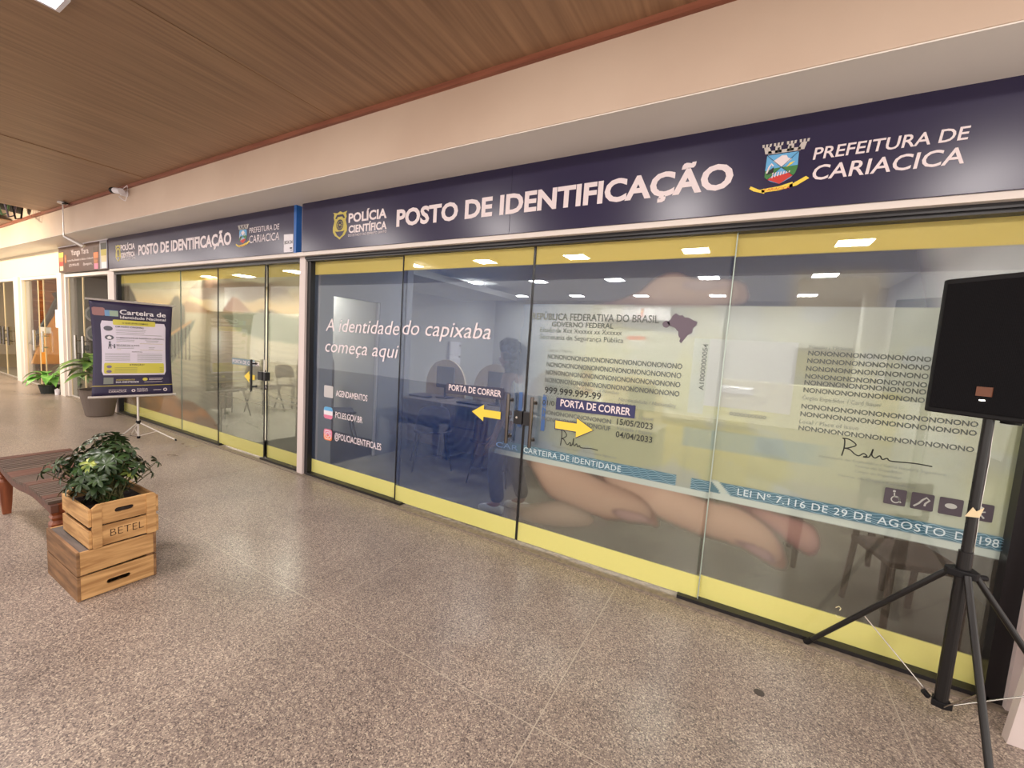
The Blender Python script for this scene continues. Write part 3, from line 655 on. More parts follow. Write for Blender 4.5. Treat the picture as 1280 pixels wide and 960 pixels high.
for k in range(4):
    x0 = 0.682 + k * 0.104
    f = Print(P4, 0.001).poly(rrect(x0, x0 + 0.086, 0.855, 0.94, 0.006)).done('access_icon', mat('icon_dark', rgb(74, 66, 74), 0.5), w2)
    q = Print(P4, 0.002)
    cx = x0 + 0.043; cz = 0.897
    if k == 0: q.ring(cx + 0.003, cz - 0.012, 0.014, 0.019).ring(cx - 0.006, cz + 0.03, 0.0, 0.006).line([(cx - 0.005, cz + 0.022), (cx - 0.003, cz + 0.002), (cx + 0.014, cz), (cx + 0.024, cz - 0.026)], 0.006)
    elif k == 1: q.line([(cx - 0.03, cz - 0.028), (cx - 0.012, cz - 0.01), (cx, cz + 0.01), (cx + 0.014, cz + 0.024), (cx + 0.026, cz + 0.012), (cx + 0.012, cz - 0.006), (cx + 0.01, cz - 0.02)], 0.008)
    elif k == 2: q.poly(circ(cx, cz + 0.004, 0.022, 16, 0.013))
    else: q.ring(cx, cz + 0.02, 0.0, 0.008).line([(cx, cz + 0.01), (cx, cz - 0.012), (cx + 0.014, cz - 0.028)], 0.007).line([(cx - 0.016, cz - 0.004), (cx + 0.016, cz + 0.004)], 0.006)
    q.done('icon_symbol', mat('icon_pale', rgb(176, 178, 172), 0.5), f)

def guilloche(pl, x0, x1, par, m):
    q = Print(pl, 0.0006)
    for k in range(5):
        pts = []
        n = int((x1 - x0) / 0.007)
        for i in range(n + 1):
            x = x0 + (x1 - x0) * i / n; pts.append((x, 0.734 + 0.0135 * k + 0.0045 * math.sin(x * 88 + 1.9 * math.sin(x * 23) + k * 0.9)))
        q.line(pts, 0.0028)
    q.done('guilloche_lines', m, par)
M_GL = mat('guilloche_print', rgb(134, 168, 184), 0.6)
guilloche(P3, -1.43, -0.325, d2, M_GL); guilloche(P4, -0.045, 1.13, w2, M_GL); guilloche(P3, -0.24, -0.135, d2, M_GL)
# ---- left front: label and arrow on the sunset door
P5 = on(d3)
f = Print(P5, 0.001).poly([(-5.60, 1.095), (-5.09, 1.105), (-5.09, 1.18), (-5.60, 1.175)]).done('door_label', M_TEAL, d3)
Print(P5, 0.002).text('PORTA DE CORRER', -5.58, -4.99, 1.115, 0.045, 0.015).done('label_lettering', M_LETTER, f)
Print(P5, 0.001).poly([(-5.32, 0.97), (-5.21, 0.90), (-5.21, 0.94), (-5.09, 0.94), (-5.09, 1.0), (-5.21, 1.0), (-5.21, 1.04)]).done('arrow', M_YEL, d3)

# ---- handles and locks
def pull(x, z0, z1, parent, m, side=1, r=0.014):
    ox = parent.location.x
    h = MB().tube([(x - ox, -0.062, z0), (x - ox, -0.062, z1)], r, 14).build('handle', m, parent, smooth=False)
    for z in (z0 + 0.05, z1 - 0.05):
        MB().tube([(x - ox, -0.062, z), (x - ox, -0.004, z)], 0.009, 10).tube([(x - ox, -0.010, z), (x - ox, -0.003, z)], 0.016, 12).build('standoff', m, h, smooth=False)
    # inner bar
    MB().tube([(x - ox, 0.075, z0), (x - ox, 0.075, z1)], r, 10).build('inner_bar', m, h)
pull(-1.560, 0.80, 1.18, d1, M_CHROME); pull(-1.358, 0.80, 1.18, d2, M_CHROME)
def lock(xs, zs, parent, split):
    ox = parent.location.x
    o = MB().box(xs[0] - ox, xs[1] - ox, -0.03, 0.004, zs[0], zs[1]).build('lock_case', M_BLACK, parent, bevel=0.003)
    return o
a = lock((-1.525, -1.452), (0.953, 1.055), d1, 0); MB().tube([(-1.495 - d1.location.x, -0.036, 1.005), (-1.495 - d1.location.x, -0.03, 1.005)], 0.009, 12).build('key_cylinder', M_STEEL, a)
lock((-1.442, -1.385), (0.953, 1.055), d2, 0)
# fingermark strips beside the handles
for par, x in ((d1, -1.50), (d2, -1.30)):
    Print(Plane((-par.location.x, -0.0055, 0), (1, 0, 0), (0, 0, 1), (0, -1, 0)), 0.0005).poly([(x, 0.93), (x + 0.03, 0.93), (x + 0.03, 1.2), (x, 1.2)]).done('handle_vinyl', mat('blue_tape', rgb(62, 96, 150), 0.5), par)
pull(-5.065, 0.82, 1.19, d3, M_BLACK, r=0.013)
ox = d3.location.x
lk = MB().box(-4.99 - ox, -4.905 - ox, -0.03, 0.004, 0.955, 1.055).build('lock_case', M_BLACK, d3, bevel=0.003)
ox = w5.location.x
MB().box(-4.885 - ox, -4.84 - ox, -0.055, 0.004, 0.955, 1.055).build('strike_plate', M_BLACK, w5, bevel=0.003)
MB().tube([(-4.90 - ox, -0.03, 1.05), (-4.90 - ox, -0.03, 1.20)], 0.008, 8).build('strike_bar', M_STEEL, w5)
for par, xs in ((d3, (-5.62, -5.50)), (w5, (-4.68, -4.56))):
    pr_ = Print(Plane((-par.location.x, -0.0055, 0), (1, 0, 0), (0, 0, 1), (0, -1, 0)), 0.001)
    for x in xs:
        for z in (1.06, 1.19): pr_.ring(x, z, 0, 0.009, 10)
    pr_.done('hole_plugs', mat('plug_brown', rgb(120, 104, 90), 0.5), par)
# adhesive scuff on the low right pane
Print(P4, 0.001).line([(0.552, 0.225), (0.566, 0.238), (0.575, 0.228), (0.570, 0.215)], 0.004).line([(0.556, 0.185), (0.568, 0.172), (0.580, 0.180)], 0.003).done('tape_scuff', mat('tape_scuff', rgb(236, 226, 180), 0.5), w2)

# ================================================================== FASCIA SIGNS
def shield_poly(cx, cz, w, h):
    pts = [(-0.42, 0.42), (-0.5, 0.5), (-0.2, 0.46), (0, 0.52), (0.2, 0.46), (0.5, 0.5), (0.42, 0.42), (0.46, 0.30), (0.40, 0.18), (0.5, -0.05), (0.5, -0.22), (0.36, -0.36), (0.12, -0.46), (0, -0.52), (-0.12, -0.46), (-0.36, -0.36), (-0.5, -0.22), (-0.5, -0.05), (-0.40, 0.18), (-0.46, 0.30)]
    return [(cx + a * w, cz + b * h) for a, b in pts]
def badge(par, pl, cx, cz, w, h, name='police_badge'):
    b = Print(pl, 0.0015).poly(shield_poly(cx, cz, w, h)).done(name, M_GOLD, par)
    q = Print(pl, 0.0025)
    q.poly([(cx - 0.34 * w, cz + 0.26 * h), (cx - 0.22 * w, cz + 0.40 * h), (cx + 0.22 * w, cz + 0.40 * h), (cx + 0.36 * w, cz + 0.26 * h), (cx + 0.24 * w, cz + 0.25 * h), (cx + 0.16 * w, cz + 0.32 * h), (cx - 0.16 * w, cz + 0.32 * h), (cx - 0.22 * w, cz + 0.25 * h)])
    q.poly([(cx - 0.34 * w, cz - 0.20 * h), (cx - 0.20 * w, cz - 0.22 * h), (cx + 0.18 * w, cz - 0.22 * h), (cx + 0.34 * w, cz - 0.20 * h), (cx + 0.18 * w, cz - 0.36 * h), (cx, cz - 0.44 * h), (cx - 0.18 * w, cz - 0.36 * h)])
    q.ring(cx, cz + 0.02 * h, 0.20 * w, 0.25 * w, 20, 1.0)
    for k in range(12):
        a = 2 * PI * k / 12; q.line([(cx + 0.05 * w * math.cos(a), cz + 0.02 * h + 0.05 * w * math.sin(a)), (cx + 0.17 * w * math.cos(a), cz + 0.02 * h + 0.17 * w * math.sin(a) * 1.3)], 0.05 * w)
    q.done('badge_emblem', M_NAVY, b)
    return b
def crest(par, pl, x0, z0, s, sx=1.0):
    """municipal arms: mural crown, quartered shield and ribbon; s = shield height"""
    def T(a, b): return (x0 + a * s * sx, z0 + b * s)
    f = Print(pl, 0.0015).poly([T(-0.46, 0.5), T(0.46, 0.5), T(0.47, 0.0), T(0.42, -0.2), T(0.3, -0.34), T(0.0, -0.5), T(-0.3, -0.38), T(-0.47, -0.22), T(-0.47, 0.0)]).done('crest_shield', M_SKY, par)
    Print(pl, 0.0022).poly([T(-0.47, -0.22), T(-0.47, -0.02), T(-0.2, 0.04), T(0, 0.05), T(-0.38, -0.32)]).poly([T(0, 0.05), T(0.47, 0.06), T(0.47, -0.02), T(0.42, -0.2), T(0.36, -0.27)]).done('crest_fields', M_GREEN, f)
    Print(pl, 0.0024).poly([T(-0.38, -0.32), T(-0.25, -0.24), T(0.25, -0.16), T(0.36, -0.27), T(0.0, -0.5)]).done('crest_base', M_RED, f)
    q = Print(pl, 0.003).poly([T(-0.26, 0.28), T(-0.02, 0.44), T(0.12, 0.43), T(0.16, 0.34), T(0.28, 0.28), T(0, 0.05)])
    for k in range(7):
        xx = -0.26 + k * 0.08; q.poly([T(xx, -0.28 + 0.02 * k), T(xx + 0.035, -0.28 + 0.02 * k), T(xx + 0.055, -0.10), T(xx + 0.02, -0.10)])
    q.line([T(-0.42, -0.10), T(-0.36, 0.1), T(-0.30, 0.2), T(-0.24, 0.12)], 0.05 * s); q.done('crest_motifs', M_LETTER, f)
    Print(pl, 0.0032).line([T(-0.46, 0.5), T(0, 0.05), T(0.36, -0.27)], 0.014 * s).line([T(0.46, 0.5), T(0, 0.05), T(-0.38, -0.32)], 0.014 * s).poly([T(-0.43, -0.17), T(-0.22, -0.10), T(-0.22, 0.08), T(-0.33, 0.0)]).done('crest_lines', M_BLACKI, f)
    Print(pl, 0.0034).poly([T(0.14, 0.02), T(0.3, 0.12), T(0.38, 0.2), T(0.24, 0.16)]).done('crest_gold', M_YEL, f)
    q = Print(pl, 0.0018)
    for k, cx in enumerate((-0.42, -0.14, 0.2, 0.5)):
        lean = (-0.08, -0.02, 0.02, 0.08)[k]; w = 0.10
        q.poly([T(cx - w, 0.55), T(cx + w, 0.55), T(cx + w * 0.8 + lean, 0.78), T(cx - w * 0.8 + lean, 0.78)])
        for j in (-1, 0, 1): q.poly([T(cx + lean + j * 0.1 - 0.03, 0.78), T(cx + lean + j * 0.1 + 0.03, 0.78), T(cx + lean + j * 0.11 + 0.035, 0.88), T(cx + lean + j * 0.11 - 0.03, 0.88)])
    q.poly([T(-0.44, 0.53), T(0.5, 0.53), T(0.5, 0.64), T(-0.44, 0.64)]); cr = q.done('crest_crown', mat('crown_silver', rgb(190, 182, 176), 0.5), par)
    q = Print(pl, 0.0026)
    for cx in (-0.14, 0.2): q.poly([T(cx - 0.035, 0.56), T(cx + 0.035, 0.56), T(cx + 0.03, 0.72), T(cx - 0.03, 0.72)])
    q.done('crown_windows', M_BLACKI, cr)
    rb = Print(pl, 0.002).poly([T(-0.52, -0.62), T(-0.5, -0.74), T(0, -0.72), T(0.4, -0.64), T(0.38, -0.48), T(0, -0.58)]).poly([T(-0.9, -0.56), T(-0.76, -0.66), T(-0.42, -0.78), T(-0.42, -0.66), T(-0.6, -0.62), T(-0.86, -0.48)]).poly([T(0.3, -0.66), T(0.5, -0.62), T(0.84, -0.42), T(0.74, -0.34), T(0.42, -0.52), T(0.3, -0.56)]).done('crest_ribbon', M_YEL, par)
    Print(pl, 0.003).text('CARIACICA', x0 - 0.44 * s * sx, x0 + 0.32 * s * sx, z0 - 0.70 * s, 0.09 * s, 0.0).done('ribbon_lettering', M_RED, rb)
Y_F = -0.12
fs = tag(empty('fascia_sign', (0, Y_F, 2.36)), 'navy fascia sign over the wide glass front, white lettering and colourful crest', 'sign')
FP = Plane((0, 0, -2.36), (1, 0, 0), (0, 0, 1), (0, -1, 0))
MB().box(-4.07, -1.62, 0, 0.11, 0.0, 0.478).build('sign_panel', M_NAVY, fs, bevel=0.002)
MB().box(-1.619, 2.2, 0, 0.11, 0.0, 0.478).build('sign_panel', M_NAVY, fs, bevel=0.002)
badge(fs, FP, -3.49, 2.575, 0.20, 0.25)
Print(FP, 0.0015).text('POLÍCIA', -3.37, -2.875, 2.592, 0.082, 0.034).text('CIENTÍFICA', -3.365, -2.87, 2.497, 0.066, 0.034).done('agency_lettering', M_LETTER, fs)
Print(FP, 0.0015).text('DO ESTADO DO ESPÍRITO SANTO', -3.37, -2.87, 2.463, 0.022, 0.0).done('small_lettering', M_LETTER, fs)
Print(FP, 0.0015).text('POSTO DE IDENTIFICAÇÃO', -2.755, -0.18, 2.508, 0.138, 0.036).done('title_lettering', M_LETTER, fs)
crest(fs, FP, 0.045, 2.575, 0.155, 1.0)
Print(FP, 0.0015).text('PREFEITURA DE', 0.18, 0.755, 2.600, 0.060, 0.012, 0.10).text('CARIACICA', 0.187, 0.75, 2.497, 0.075, 0.012, 0.10).done('town_lettering', M_LETTER, fs)
fs2 = tag(empty('fascia_sign', (0, Y_F, 2.36)), 'navy fascia sign over the sunset-print front, with box number plate', 'sign')
MB().box(-9.09, -4.205, 0, 0.11, 0.0, 0.478).build('sign_panel', M_NAVY, fs2, bevel=0.002)
MB().box(-4.205, -4.165, -0.002, 0.11, 0.0, 0.478).build('edge_strip', M_BLUES, fs2)
badge(fs2, FP, -8.70, 2.585, 0.20, 0.25)
Print(FP, 0.0015).text('POLÍCIA', -8.60, -8.08, 2.622, 0.082, 0.034).text('CIENTÍFICA', -8.60, -8.08, 2.515, 0.070, 0.034).done('agency_lettering', M_LETTER, fs2)
Print(FP, 0.0015).text('DO ESTADO DO ESPÍRITO SANTO', -8.60, -8.08, 2.478, 0.022, 0.0).done('small_lettering', M_LETTER, fs2)
Print(FP, 0.0015).text('POSTO DE IDENTIFICAÇÃO', -7.96, -5.41, 2.522, 0.142, 0.036).done('title_lettering', M_LETTER, fs2)
crest(fs2, FP, -5.16, 2.59, 0.15, 1.1)
Print(FP, 0.0015).text('PREFEITURA DE', -5.03, -4.46, 2.618, 0.060, 0.0, 0.08).text('CARIACICA', -5.03, -4.46, 2.508, 0.085, 0.0, 0.08).done('town_lettering', M_LETTER, fs2)
f = Print(FP, 0.0015).poly([(-4.375, 0 + 2.372), (-4.215, 2.372), (-4.215, 2.55), (-4.375, 2.555)]).done('number_plate', M_PAPER, fs2)
Print(FP, 0.0025).text('BOX 34', -4.362, -4.225, 2.455, 0.035, 0.02).line([(-4.27, 2.41), (-4.23, 2.41)], 0.014).line([(-4.265, 2.388), (-4.225, 2.388)], 0.006).done('plate_lettering', M_BLACKI, f)

# brown shop sign
bs = tag(empty('shop_sign', (0, Y_F, 2.36)), 'brown shop sign with drink pictures over the far glass door', 'sign')
MB().box(-11.48, -9.11, 0, 0.10, 0.01, 0.478).build('sign_panel', M_OLED, bs)
MB().box(-11.50, -9.10, -0.004, 0.10, 0.462, 0.482).build('frame_strip', M_PAPER, bs)
Print(FP, 0.0015).text('Yanga Yara', -10.80, -9.95, 2.655, 0.10, 0.0).text('Açaí e Pão, Brasileiro, Bolos e Cafeteria', -11.0, -9.74, 2.553, 0.035, 0.0).text('(27) 9974-475', -10.92, -10.42, 2.462, 0.045, 0.0).text('@yangayara_', -10.22, -9.78, 2.462, 0.042, 0.0).done('sign_lettering', M_LETTER, bs)
def drink(pl, x, z, w, h, cols, par):
    q = Print(pl, 0.002); n = len(cols)
    for k, c in enumerate(cols):
        Print(pl, 0.002 + 0.0002 * k).poly([(x - w * (0.38 + 0.12 * k / n), z + h * k / n), (x + w * (0.38 + 0.12 * k / n), z + h * k / n), (x + w * (0.38 + 0.12 * (k + 1) / n), z + h * (k + 1) / n), (x - w * (0.38 + 0.12 * (k + 1) / n), z + h * (k + 1) / n)]).done('drink_picture', c, par)
drink(FP, -11.33, 2.40, 0.24, 0.33, [M_TAPE, M_RED, M_ORANGE, M_YEL], bs)
drink(FP, -11.10, 2.38, 0.10, 0.30, [M_DKBROWN, M_PLANK], bs)
drink(FP, -9.62, 2.38, 0.22, 0.36, [M_PINK, M_PLANK, M_ORANGE, M_DKBROWN], bs)
drink(FP, -9.28, 2.38, 0.26, 0.40, [M_PAPER, M_TAPE, M_GOLD, M_BLACKI], bs)
Print(FP, 0.0018).poly([(-9.45, 2.37), (-9.12, 2.37), (-9.12, 2.82), (-9.45, 2.82)]).done('picture_backing', mat('mist_print', rgb(160, 160, 170), 0.5), bs)
Print(FP, 0.0019).poly([(-9.145, 2.37), (-9.115, 2.37), (-9.115, 2.81), (-9.145, 2.81)]).done('dark_edge', M_NAVYV, bs)

# ================================================================== FAR GLASS DOORS (left)
def frame(n, x0, x1, zt, label, t=0.07):
    b = MB().box(x0, x0 + t, -0.05, 0.05, 0, zt).box(x1 - t, x1, -0.05, 0.05, 0, zt).box(x0 + t, x1 - t, -0.05, 0.05, zt - 0.06, zt)
    return struct(b.build('trim_%d' % n, M_WHITE), label, 'door frame')
frame(18, -11.52, -9.32, 2.36, 'white door frame under the brown shop sign')
frame(19, -14.42, -11.78, 2.36, 'white door frame of the shop with the orange plank wall')
frame(20, -17.6, -14.78, 2.36, 'white door frame of the leftmost glass front')
struct(MB().box(-11.78, -11.52, -0.09, 0.12, 0, 2.37).build('trim_21', M_WHITE), 'white pillar left of the brown-signed shop', 'pillar')
struct(MB().box(-14.78, -14.42, -0.09, 0.12, 0, 2.37).build('trim_22', M_WHITE), 'white pillar between the two far glass doors', 'pillar')
struct(MB().box(-24.5, -17.6, -0.05, 0.12, 0, 2.36).build('wall_far', M_WHITE), 'white wall past the last glass front', 'wall')
def plain_door(n, x0, x1, y, hx, label, ajar=0.0, m=M_STEEL, label2=None):
    g = struct(empty('door_%d' % n, (x0, y, 0), ajar), label, 'door')
    w = x1 - x0
    MB().box(0, w, -0.004, 0.004, 0.02, 2.295).build('glass', M_GLASS, g)
    MB().box(0, w, -0.012, 0.012, 0.0, 0.035).build('bottom_rail', M_ALU, g)
    MB().box(-0.004, 0.008, -0.008, 0.008, 0.02, 2.295).build('edge_strip', M_TAPE, g); MB().box(w - 0.008, w + 0.004, -0.008, 0.008, 0.02, 2.295).build('edge_strip', M_TAPE, g)
    for hh in hx:
        h = MB().tube([(hh, -0.065, 0.78), (hh, -0.065, 1.22)], 0.022, 10).build('handle', m, g)
        MB().tube([(hh, -0.065, 0.88), (hh, 0.0, 0.88)], 0.012, 8).tube([(hh, -0.065, 1.12), (hh, 0.0, 1.12)], 0.012, 8).build('standoff', m, h)
    return g
plain_door(4, -11.45, -10.72, 0.0, [0.5], 'left glass leaf of the shop with the brown sign', m=M_STEEL)
g5 = plain_door(5, -10.70, -9.40, 0.0, [0.14], 'right glass leaf of the shop with the brown sign', m=M_STEEL)
MB().cbox(0.02, -0.02, 1.0, 0.14, 0.03, 0.10).build('lock_case', M_STEEL, g5)
plain_door(6, -14.33, -13.38, 0.0, [0.84], 'left glass leaf before the orange plank wall')
plain_door(7, -13.02, -11.86, 0.0, [0.12], 'right glass leaf before the orange plank wall')
plain_door(8, -17.5, -16.10, 0.0, [1.25], 'left leaf of the leftmost glass front', m=M_CHROME)
g9 = plain_door(9, -16.08, -14.86, 0.0, [0.12, 0.55], 'right leaf of the leftmost glass front', m=M_CHROME)
MB().cbox(0.0, -0.02, 1.0, 0.12, 0.03, 0.10).build('lock_case', M_STEEL, g9)
st = tag(MB().box(0, 0.30, -0.002, 0, 0, 0.36).build('paper_notice', M_PAPER), 'small white notice on the glass near the plank wall', 'notice'); st.location = (-12.28, -0.008, 1.32)

# rooms behind the far doors
def room(nm, x0, x1, y1, zt, mw, mback, mfl, lab):
    struct(MB().box(x0, x1, y1, y1 + 0.1, 0, zt).build('wall_%s_back' % nm, mback), 'back wall of ' + lab, 'wall')
    struct(MB().box(x0 - 0.06, x0, 0.12, y1, 0, zt).build('wall_%s_left' % nm, mw), 'left wall of ' + lab, 'wall')
    struct(MB().box(x1, x1 + 0.06, 0.12, y1, 0, zt).build('wall_%s_right' % nm, mw), 'right wall of ' + lab, 'wall')
    struct(MB().box(x0 - 0.06, x1 + 0.06, 0.1, y1 + 0.1, zt, zt + 0.1).build('ceiling_%s' % nm, M_ROOMC), 'ceiling of ' + lab, 'ceiling')
    struct(MB().box(x0 - 0.06, x1 + 0.06, 0.02, y1 + 0.1, -0.1, 0.0).build('floor_%s' % nm, mfl), 'floor of ' + lab, 'floor')
room('cafe', -11.7, -9.32, 2.6, 2.6, M_GREENW, M_GREYW, M_ROOMF, 'the shop under the brown sign')
room('plank', -14.7, -11.82, 1.5, 2.6, M_SHOPW, M_SHOPW, M_ROOMF, 'the shop with the plank wall')
room('end', -18.5, -14.85, 2.4, 2.6, M_SHOPW, M_SHOPW, M_ROOMF, 'the leftmost shop')
struct(MB().box(-9.32, -9.14, 0.12, 4.6, 0, 2.84).build('wall_party', M_ROOM), 'party wall left of the waiting room', 'wall')
pw = tag(empty('plank_wall', (-14.64, 0.14, 0)), 'orange-brown horizontal plank wall seen through the open glass door', 'plank wall')
pm = MB().box(0, 0.03, 0, 1.34, 0.006, 0.234).mesh('plank'); pm.materials.append(M_PLANK)
for k in range(11):
    o = bpy.data.objects.new('plank', pm); C.objects.link(o); o.parent = pw; o.location = (0.004 * (k % 2), 0, k * 0.236)
# tall orange item with dark neck
it = tag(empty('instrument_case', (-14.25, 0.40, 0.42), PI / 2), 'orange wedge-shaped item with a dark neck leaning against the plank wall', 'leaning item')
MB().prism([(-0.38, 0.0), (0.30, 0.0), (0.34, 0.5), (0.30, 1.0), (0.20, 1.45), (0.08, 1.45), (-0.15, 0.8)], 'y', -0.05, 0.05).build('body', mat('amber', rgb(226, 150, 60), 0.45), it, bevel=0.02)
MB().tube([(-0.36, -0.03, 0.45), (-0.05, -0.03, 1.15), (0.10, -0.03, 1.60)], [0.05, 0.06, 0.05], 10).tube([(0.02, -0.03, 1.60), (0.16, -0.03, 1.66)], 0.07, 10).build('neck', M_BLACKI, it)
MB().box(-0.24, -0.06, -0.10, -0.05, 0.72, 0.86).build('white_band', M_PAPER, it)
sb = tag(MB().box(-14.58, -14.0, 0.2, 1.3, 0, 0.42).build('low_cabinet', M_DKBROWN, bevel=0.01), 'low brown cabinet below the orange item behind the glass', 'cabinet')
struct(MB().box(-11.70, -11.655, 0.27, 2.58, 0, 2.6).build('wall_charcoal', M_GREYW), 'charcoal wall panel in the brown-signed shop', 'wall')
# round plaques in the cafe
for z, l in ((1.64, 'upper round white plaque on the charcoal wall'), (1.25, 'lower round white plaque on the charcoal wall')):
    o = tag(MB().lathe([(0.17, 0), (0.17, 0.02)], 24).build('wall_plaque', M_PAPER), l, 'plaque', 'round plaques behind the cafe door'); o.location = (-11.65, 0.42, z); o.rotation_euler = (0, PI / 2, 0)
    MB().lathe([(0.14, 0.0), (0.14, 0.004)], 24, (0, 0, 0.02)).build('plaque_picture', M_TEAL, o)
tag(MB().box(-17.9, -15.8, 1.9, 2.38, 0, 1.9).build('tall_cabinet', M_CREAM, bevel=0.01), 'tall cream cabinet in the leftmost shop', 'cabinet')
tag(MB().box(-16.6, -15.1, 1.2, 1.7, 0, 0.9).build('cream_counter', M_CREAM, bevel=0.01), 'low cream counter in the leftmost shop', 'counter')
tag(MB().box(-11.2, -10.1, 0.9, 1.3, 0, 0.5).build('low_bench', M_GREENW, bevel=0.01), 'low pale green bench inside the brown-signed shop', 'bench')
PL = []
def ceil_light(x, y, z, s, label, group, em=M_PLED, fr=M_PAPER):
    g = tag(empty('ceiling_light', (x, y, z)), label, 'ceiling light', group)
    h = s / 2
    plate([(-h - 0.02, -h - 0.02), (h + 0.02, -h - 0.02), (h + 0.02, h + 0.02), (-h - 0.02, h + 0.02)], [[(-h, -h), (h, -h), (h, h), (-h, h)]], 'z', -0.012, 0.0, 'frame', fr, g)
    MB().box(-h, h, -h, h, -0.008, -0.001).build('diffuser', em, g)
    return g
M_PLEDW = mat('warm_panel', rgb(255, 240, 210), 0.5, emit=((1.0, 0.86, 0.62, 1), 22.0))
ceil_light(-16.2, 1.1, 2.6, 0.5, 'square ceiling light in the leftmost shop', None, M_PLEDW)
ceil_light(-13.2, 0.7, 2.6, 0.5, 'square ceiling light over the plank-wall shop', None, M_PLEDW)
ceil_light(-10.6, 1.2, 2.6, 0.3, 'square ceiling light in the brown-signed shop', None, M_PLEDW)

# ================================================================== MAIN ROOM behind the glass
ZC = 2.65
struct(MB().box(-5.75, 1.6, 0.03, 6.3, -0.1, 0.0).build('floor_office', M_ROOMF), 'grey floor of the service office', 'floor')
struct(MB().box(-5.75, 1.6, 0.10, 6.3, ZC, ZC + 0.1).build('ceiling_office', M_ROOMC), 'white flat ceiling of the service office', 'ceiling')
struct(MB().box(-9.1, 1.6, 0.06, 0.12, 2.31, 2.85).build('wall_lintel', M_ROOM), 'inner lintel over the glass fronts', 'wall')
struct(MB().box(-5.8, 1.65, 6.22, 6.32, 0, ZC).build('wall_back', M_ROOM), 'back wall of the service office', 'wall')
struct(MB().box(1.55, 1.65, 0.12, 6.22, 0, ZC).build('wall_right', M_ROOM), 'right wall of the service office', 'wall')
struct(MB().box(-5.8, -5.7, 1.6, 6.22, 0, ZC).build('wall_left_office', M_ROOM), 'left wall of the service office', 'wall')
# partition with a door opening between the two rooms
pt = plate([(0.12, 0), (0.30, 0), (0.30, 1.975), (0.98, 1.975), (0.98, 0), (1.55, 0), (1.55, ZC), (0.12, ZC)], [], 'x', -4.19, -4.11, 'wall_partition', mat('bluegrey_wall', rgb(150, 152, 160), 0.7))
struct(pt, 'partition wall with an open doorway between the two rooms', 'wall')
struct(MB().box(-5.8, -4.30, 1.55, 1.63, 0, ZC).build('wall_return', M_ROOM), 'short return wall beside the doorway', 'wall')
struct(MB().box(0.98 - 0.03, 0.98, 0, 0.05, 0, 1.97).build('trim_23', M_PAPER), 'white door jamb of the inner doorway', 'trim').location = (-4.16, 0.0, 0)
bpy.data.objects['trim_23'].rotation_euler = (0, 0, 0); bpy.data.objects['trim_23'].location = (-5.10, 0.955, 0)
for i, x in enumerate((-4.5, -3.2, -1.9, -0.59, 0.7)):
    for j, y in enumerate((1.93, 3.55, 5.35)):
        nm = ('far left', 'second', 'middle', 'fourth', 'far right')[i]; row = ('front', 'middle', 'back')[j]
        ceil_light(x, y, ZC, 0.25, 'square LED ceiling panel, %s of the %s row behind the wide glass front' % (nm, row), 'LED panels in the service office ceiling')
# air conditioner
ac = tag(empty('air_conditioner', (-2.16, 6.21, 2.18)), 'white split air conditioner high on the office back wall', 'air conditioner')
MB().prism([(0.0, 0.0), (-0.16, 0.0), (-0.22, 0.06), (-0.22, 0.28), (-0.17, 0.34), (0.0, 0.34)], 'x', -0.71, 0.71).build('body', M_PAPER, ac, bevel=0.01)
MB().box(-0.66, 0.66, -0.225, -0.15, 0.015, 0.045).build('vent', M_BLACKI, ac); MB().box(0.13, 0.19, -0.226, -0.219, 0.12, 0.30).build('ribbon_sticker', M_RED, ac); MB().box(0.14, 0.18, -0.229, -0.226, 0.22, 0.27).build('sticker_yellow', M_YEL, ac)
ws = tag(empty('wall_notice', (-2.12, 6.215, 1.78)), 'small white notice with red heading under the air conditioner', 'notice')
MB().box(-0.19, 0.19, -0.01, 0, -0.13, 0.13).build('sheet', M_PAPER, ws); MB().box(-0.19, 0.19, -0.014, -0.01, 0.05, 0.13).build('heading', M_RED, ws); MB().box(-0.14, 0.14, -0.013, -0.01, -0.03, -0.01).box(-0.14, 0.14, -0.013, -0.01, -0.08, -0.06).build('text_lines', M_GREYTXT, ws)
sw = tag(empty('light_switch', (-2.12, 6.215, 1.44)), 'small white switch on the office back wall', 'switch')
MB().box(-0.06, 0.06, -0.012, 0, -0.06, 0.06).build('plate', M_PAPER, sw); MB().box(-0.02, 0.02, -0.018, -0.012, -0.02, 0.02).build('rocker', M_GREYTXT, sw)
# brown cupboard at the right of the back wall
M_CUPB = noisy('cupboard_wood', rgb(34, 22, 16), rgb(52, 34, 24), nscale=6, rough=0.6)
cb = tag(empty('brown_cupboard', (1.10, 5.98, 0)), 'tall dark brown cupboard in the back right of the office', 'cupboard')
MB().box(-0.40, 0.40, -0.2, 0.2, 0, 1.82).build('carcass', M_CUPB, cb); MB().box(-0.385, -0.005, -0.22, -0.2, 0.05, 1.78).build('door', M_CUPB, cb); MB().box(0.005, 0.385, -0.22, -0.2, 0.05, 1.78).build('door', M_CUPB, cb)
tag(MB().box(-0.35, 1.55, 3.55, 3.65, 0, 1.28).build('low_partition', M_CREAM, bevel=0.01), 'low cream partition behind the counter at the office right', 'partition')
# white column on right wall
struct(MB().box(1.33, 1.55, 4.7, 4.95, 0, ZC).build('wall_column', M_ROOM), 'white wall column at the right of the office', 'column')
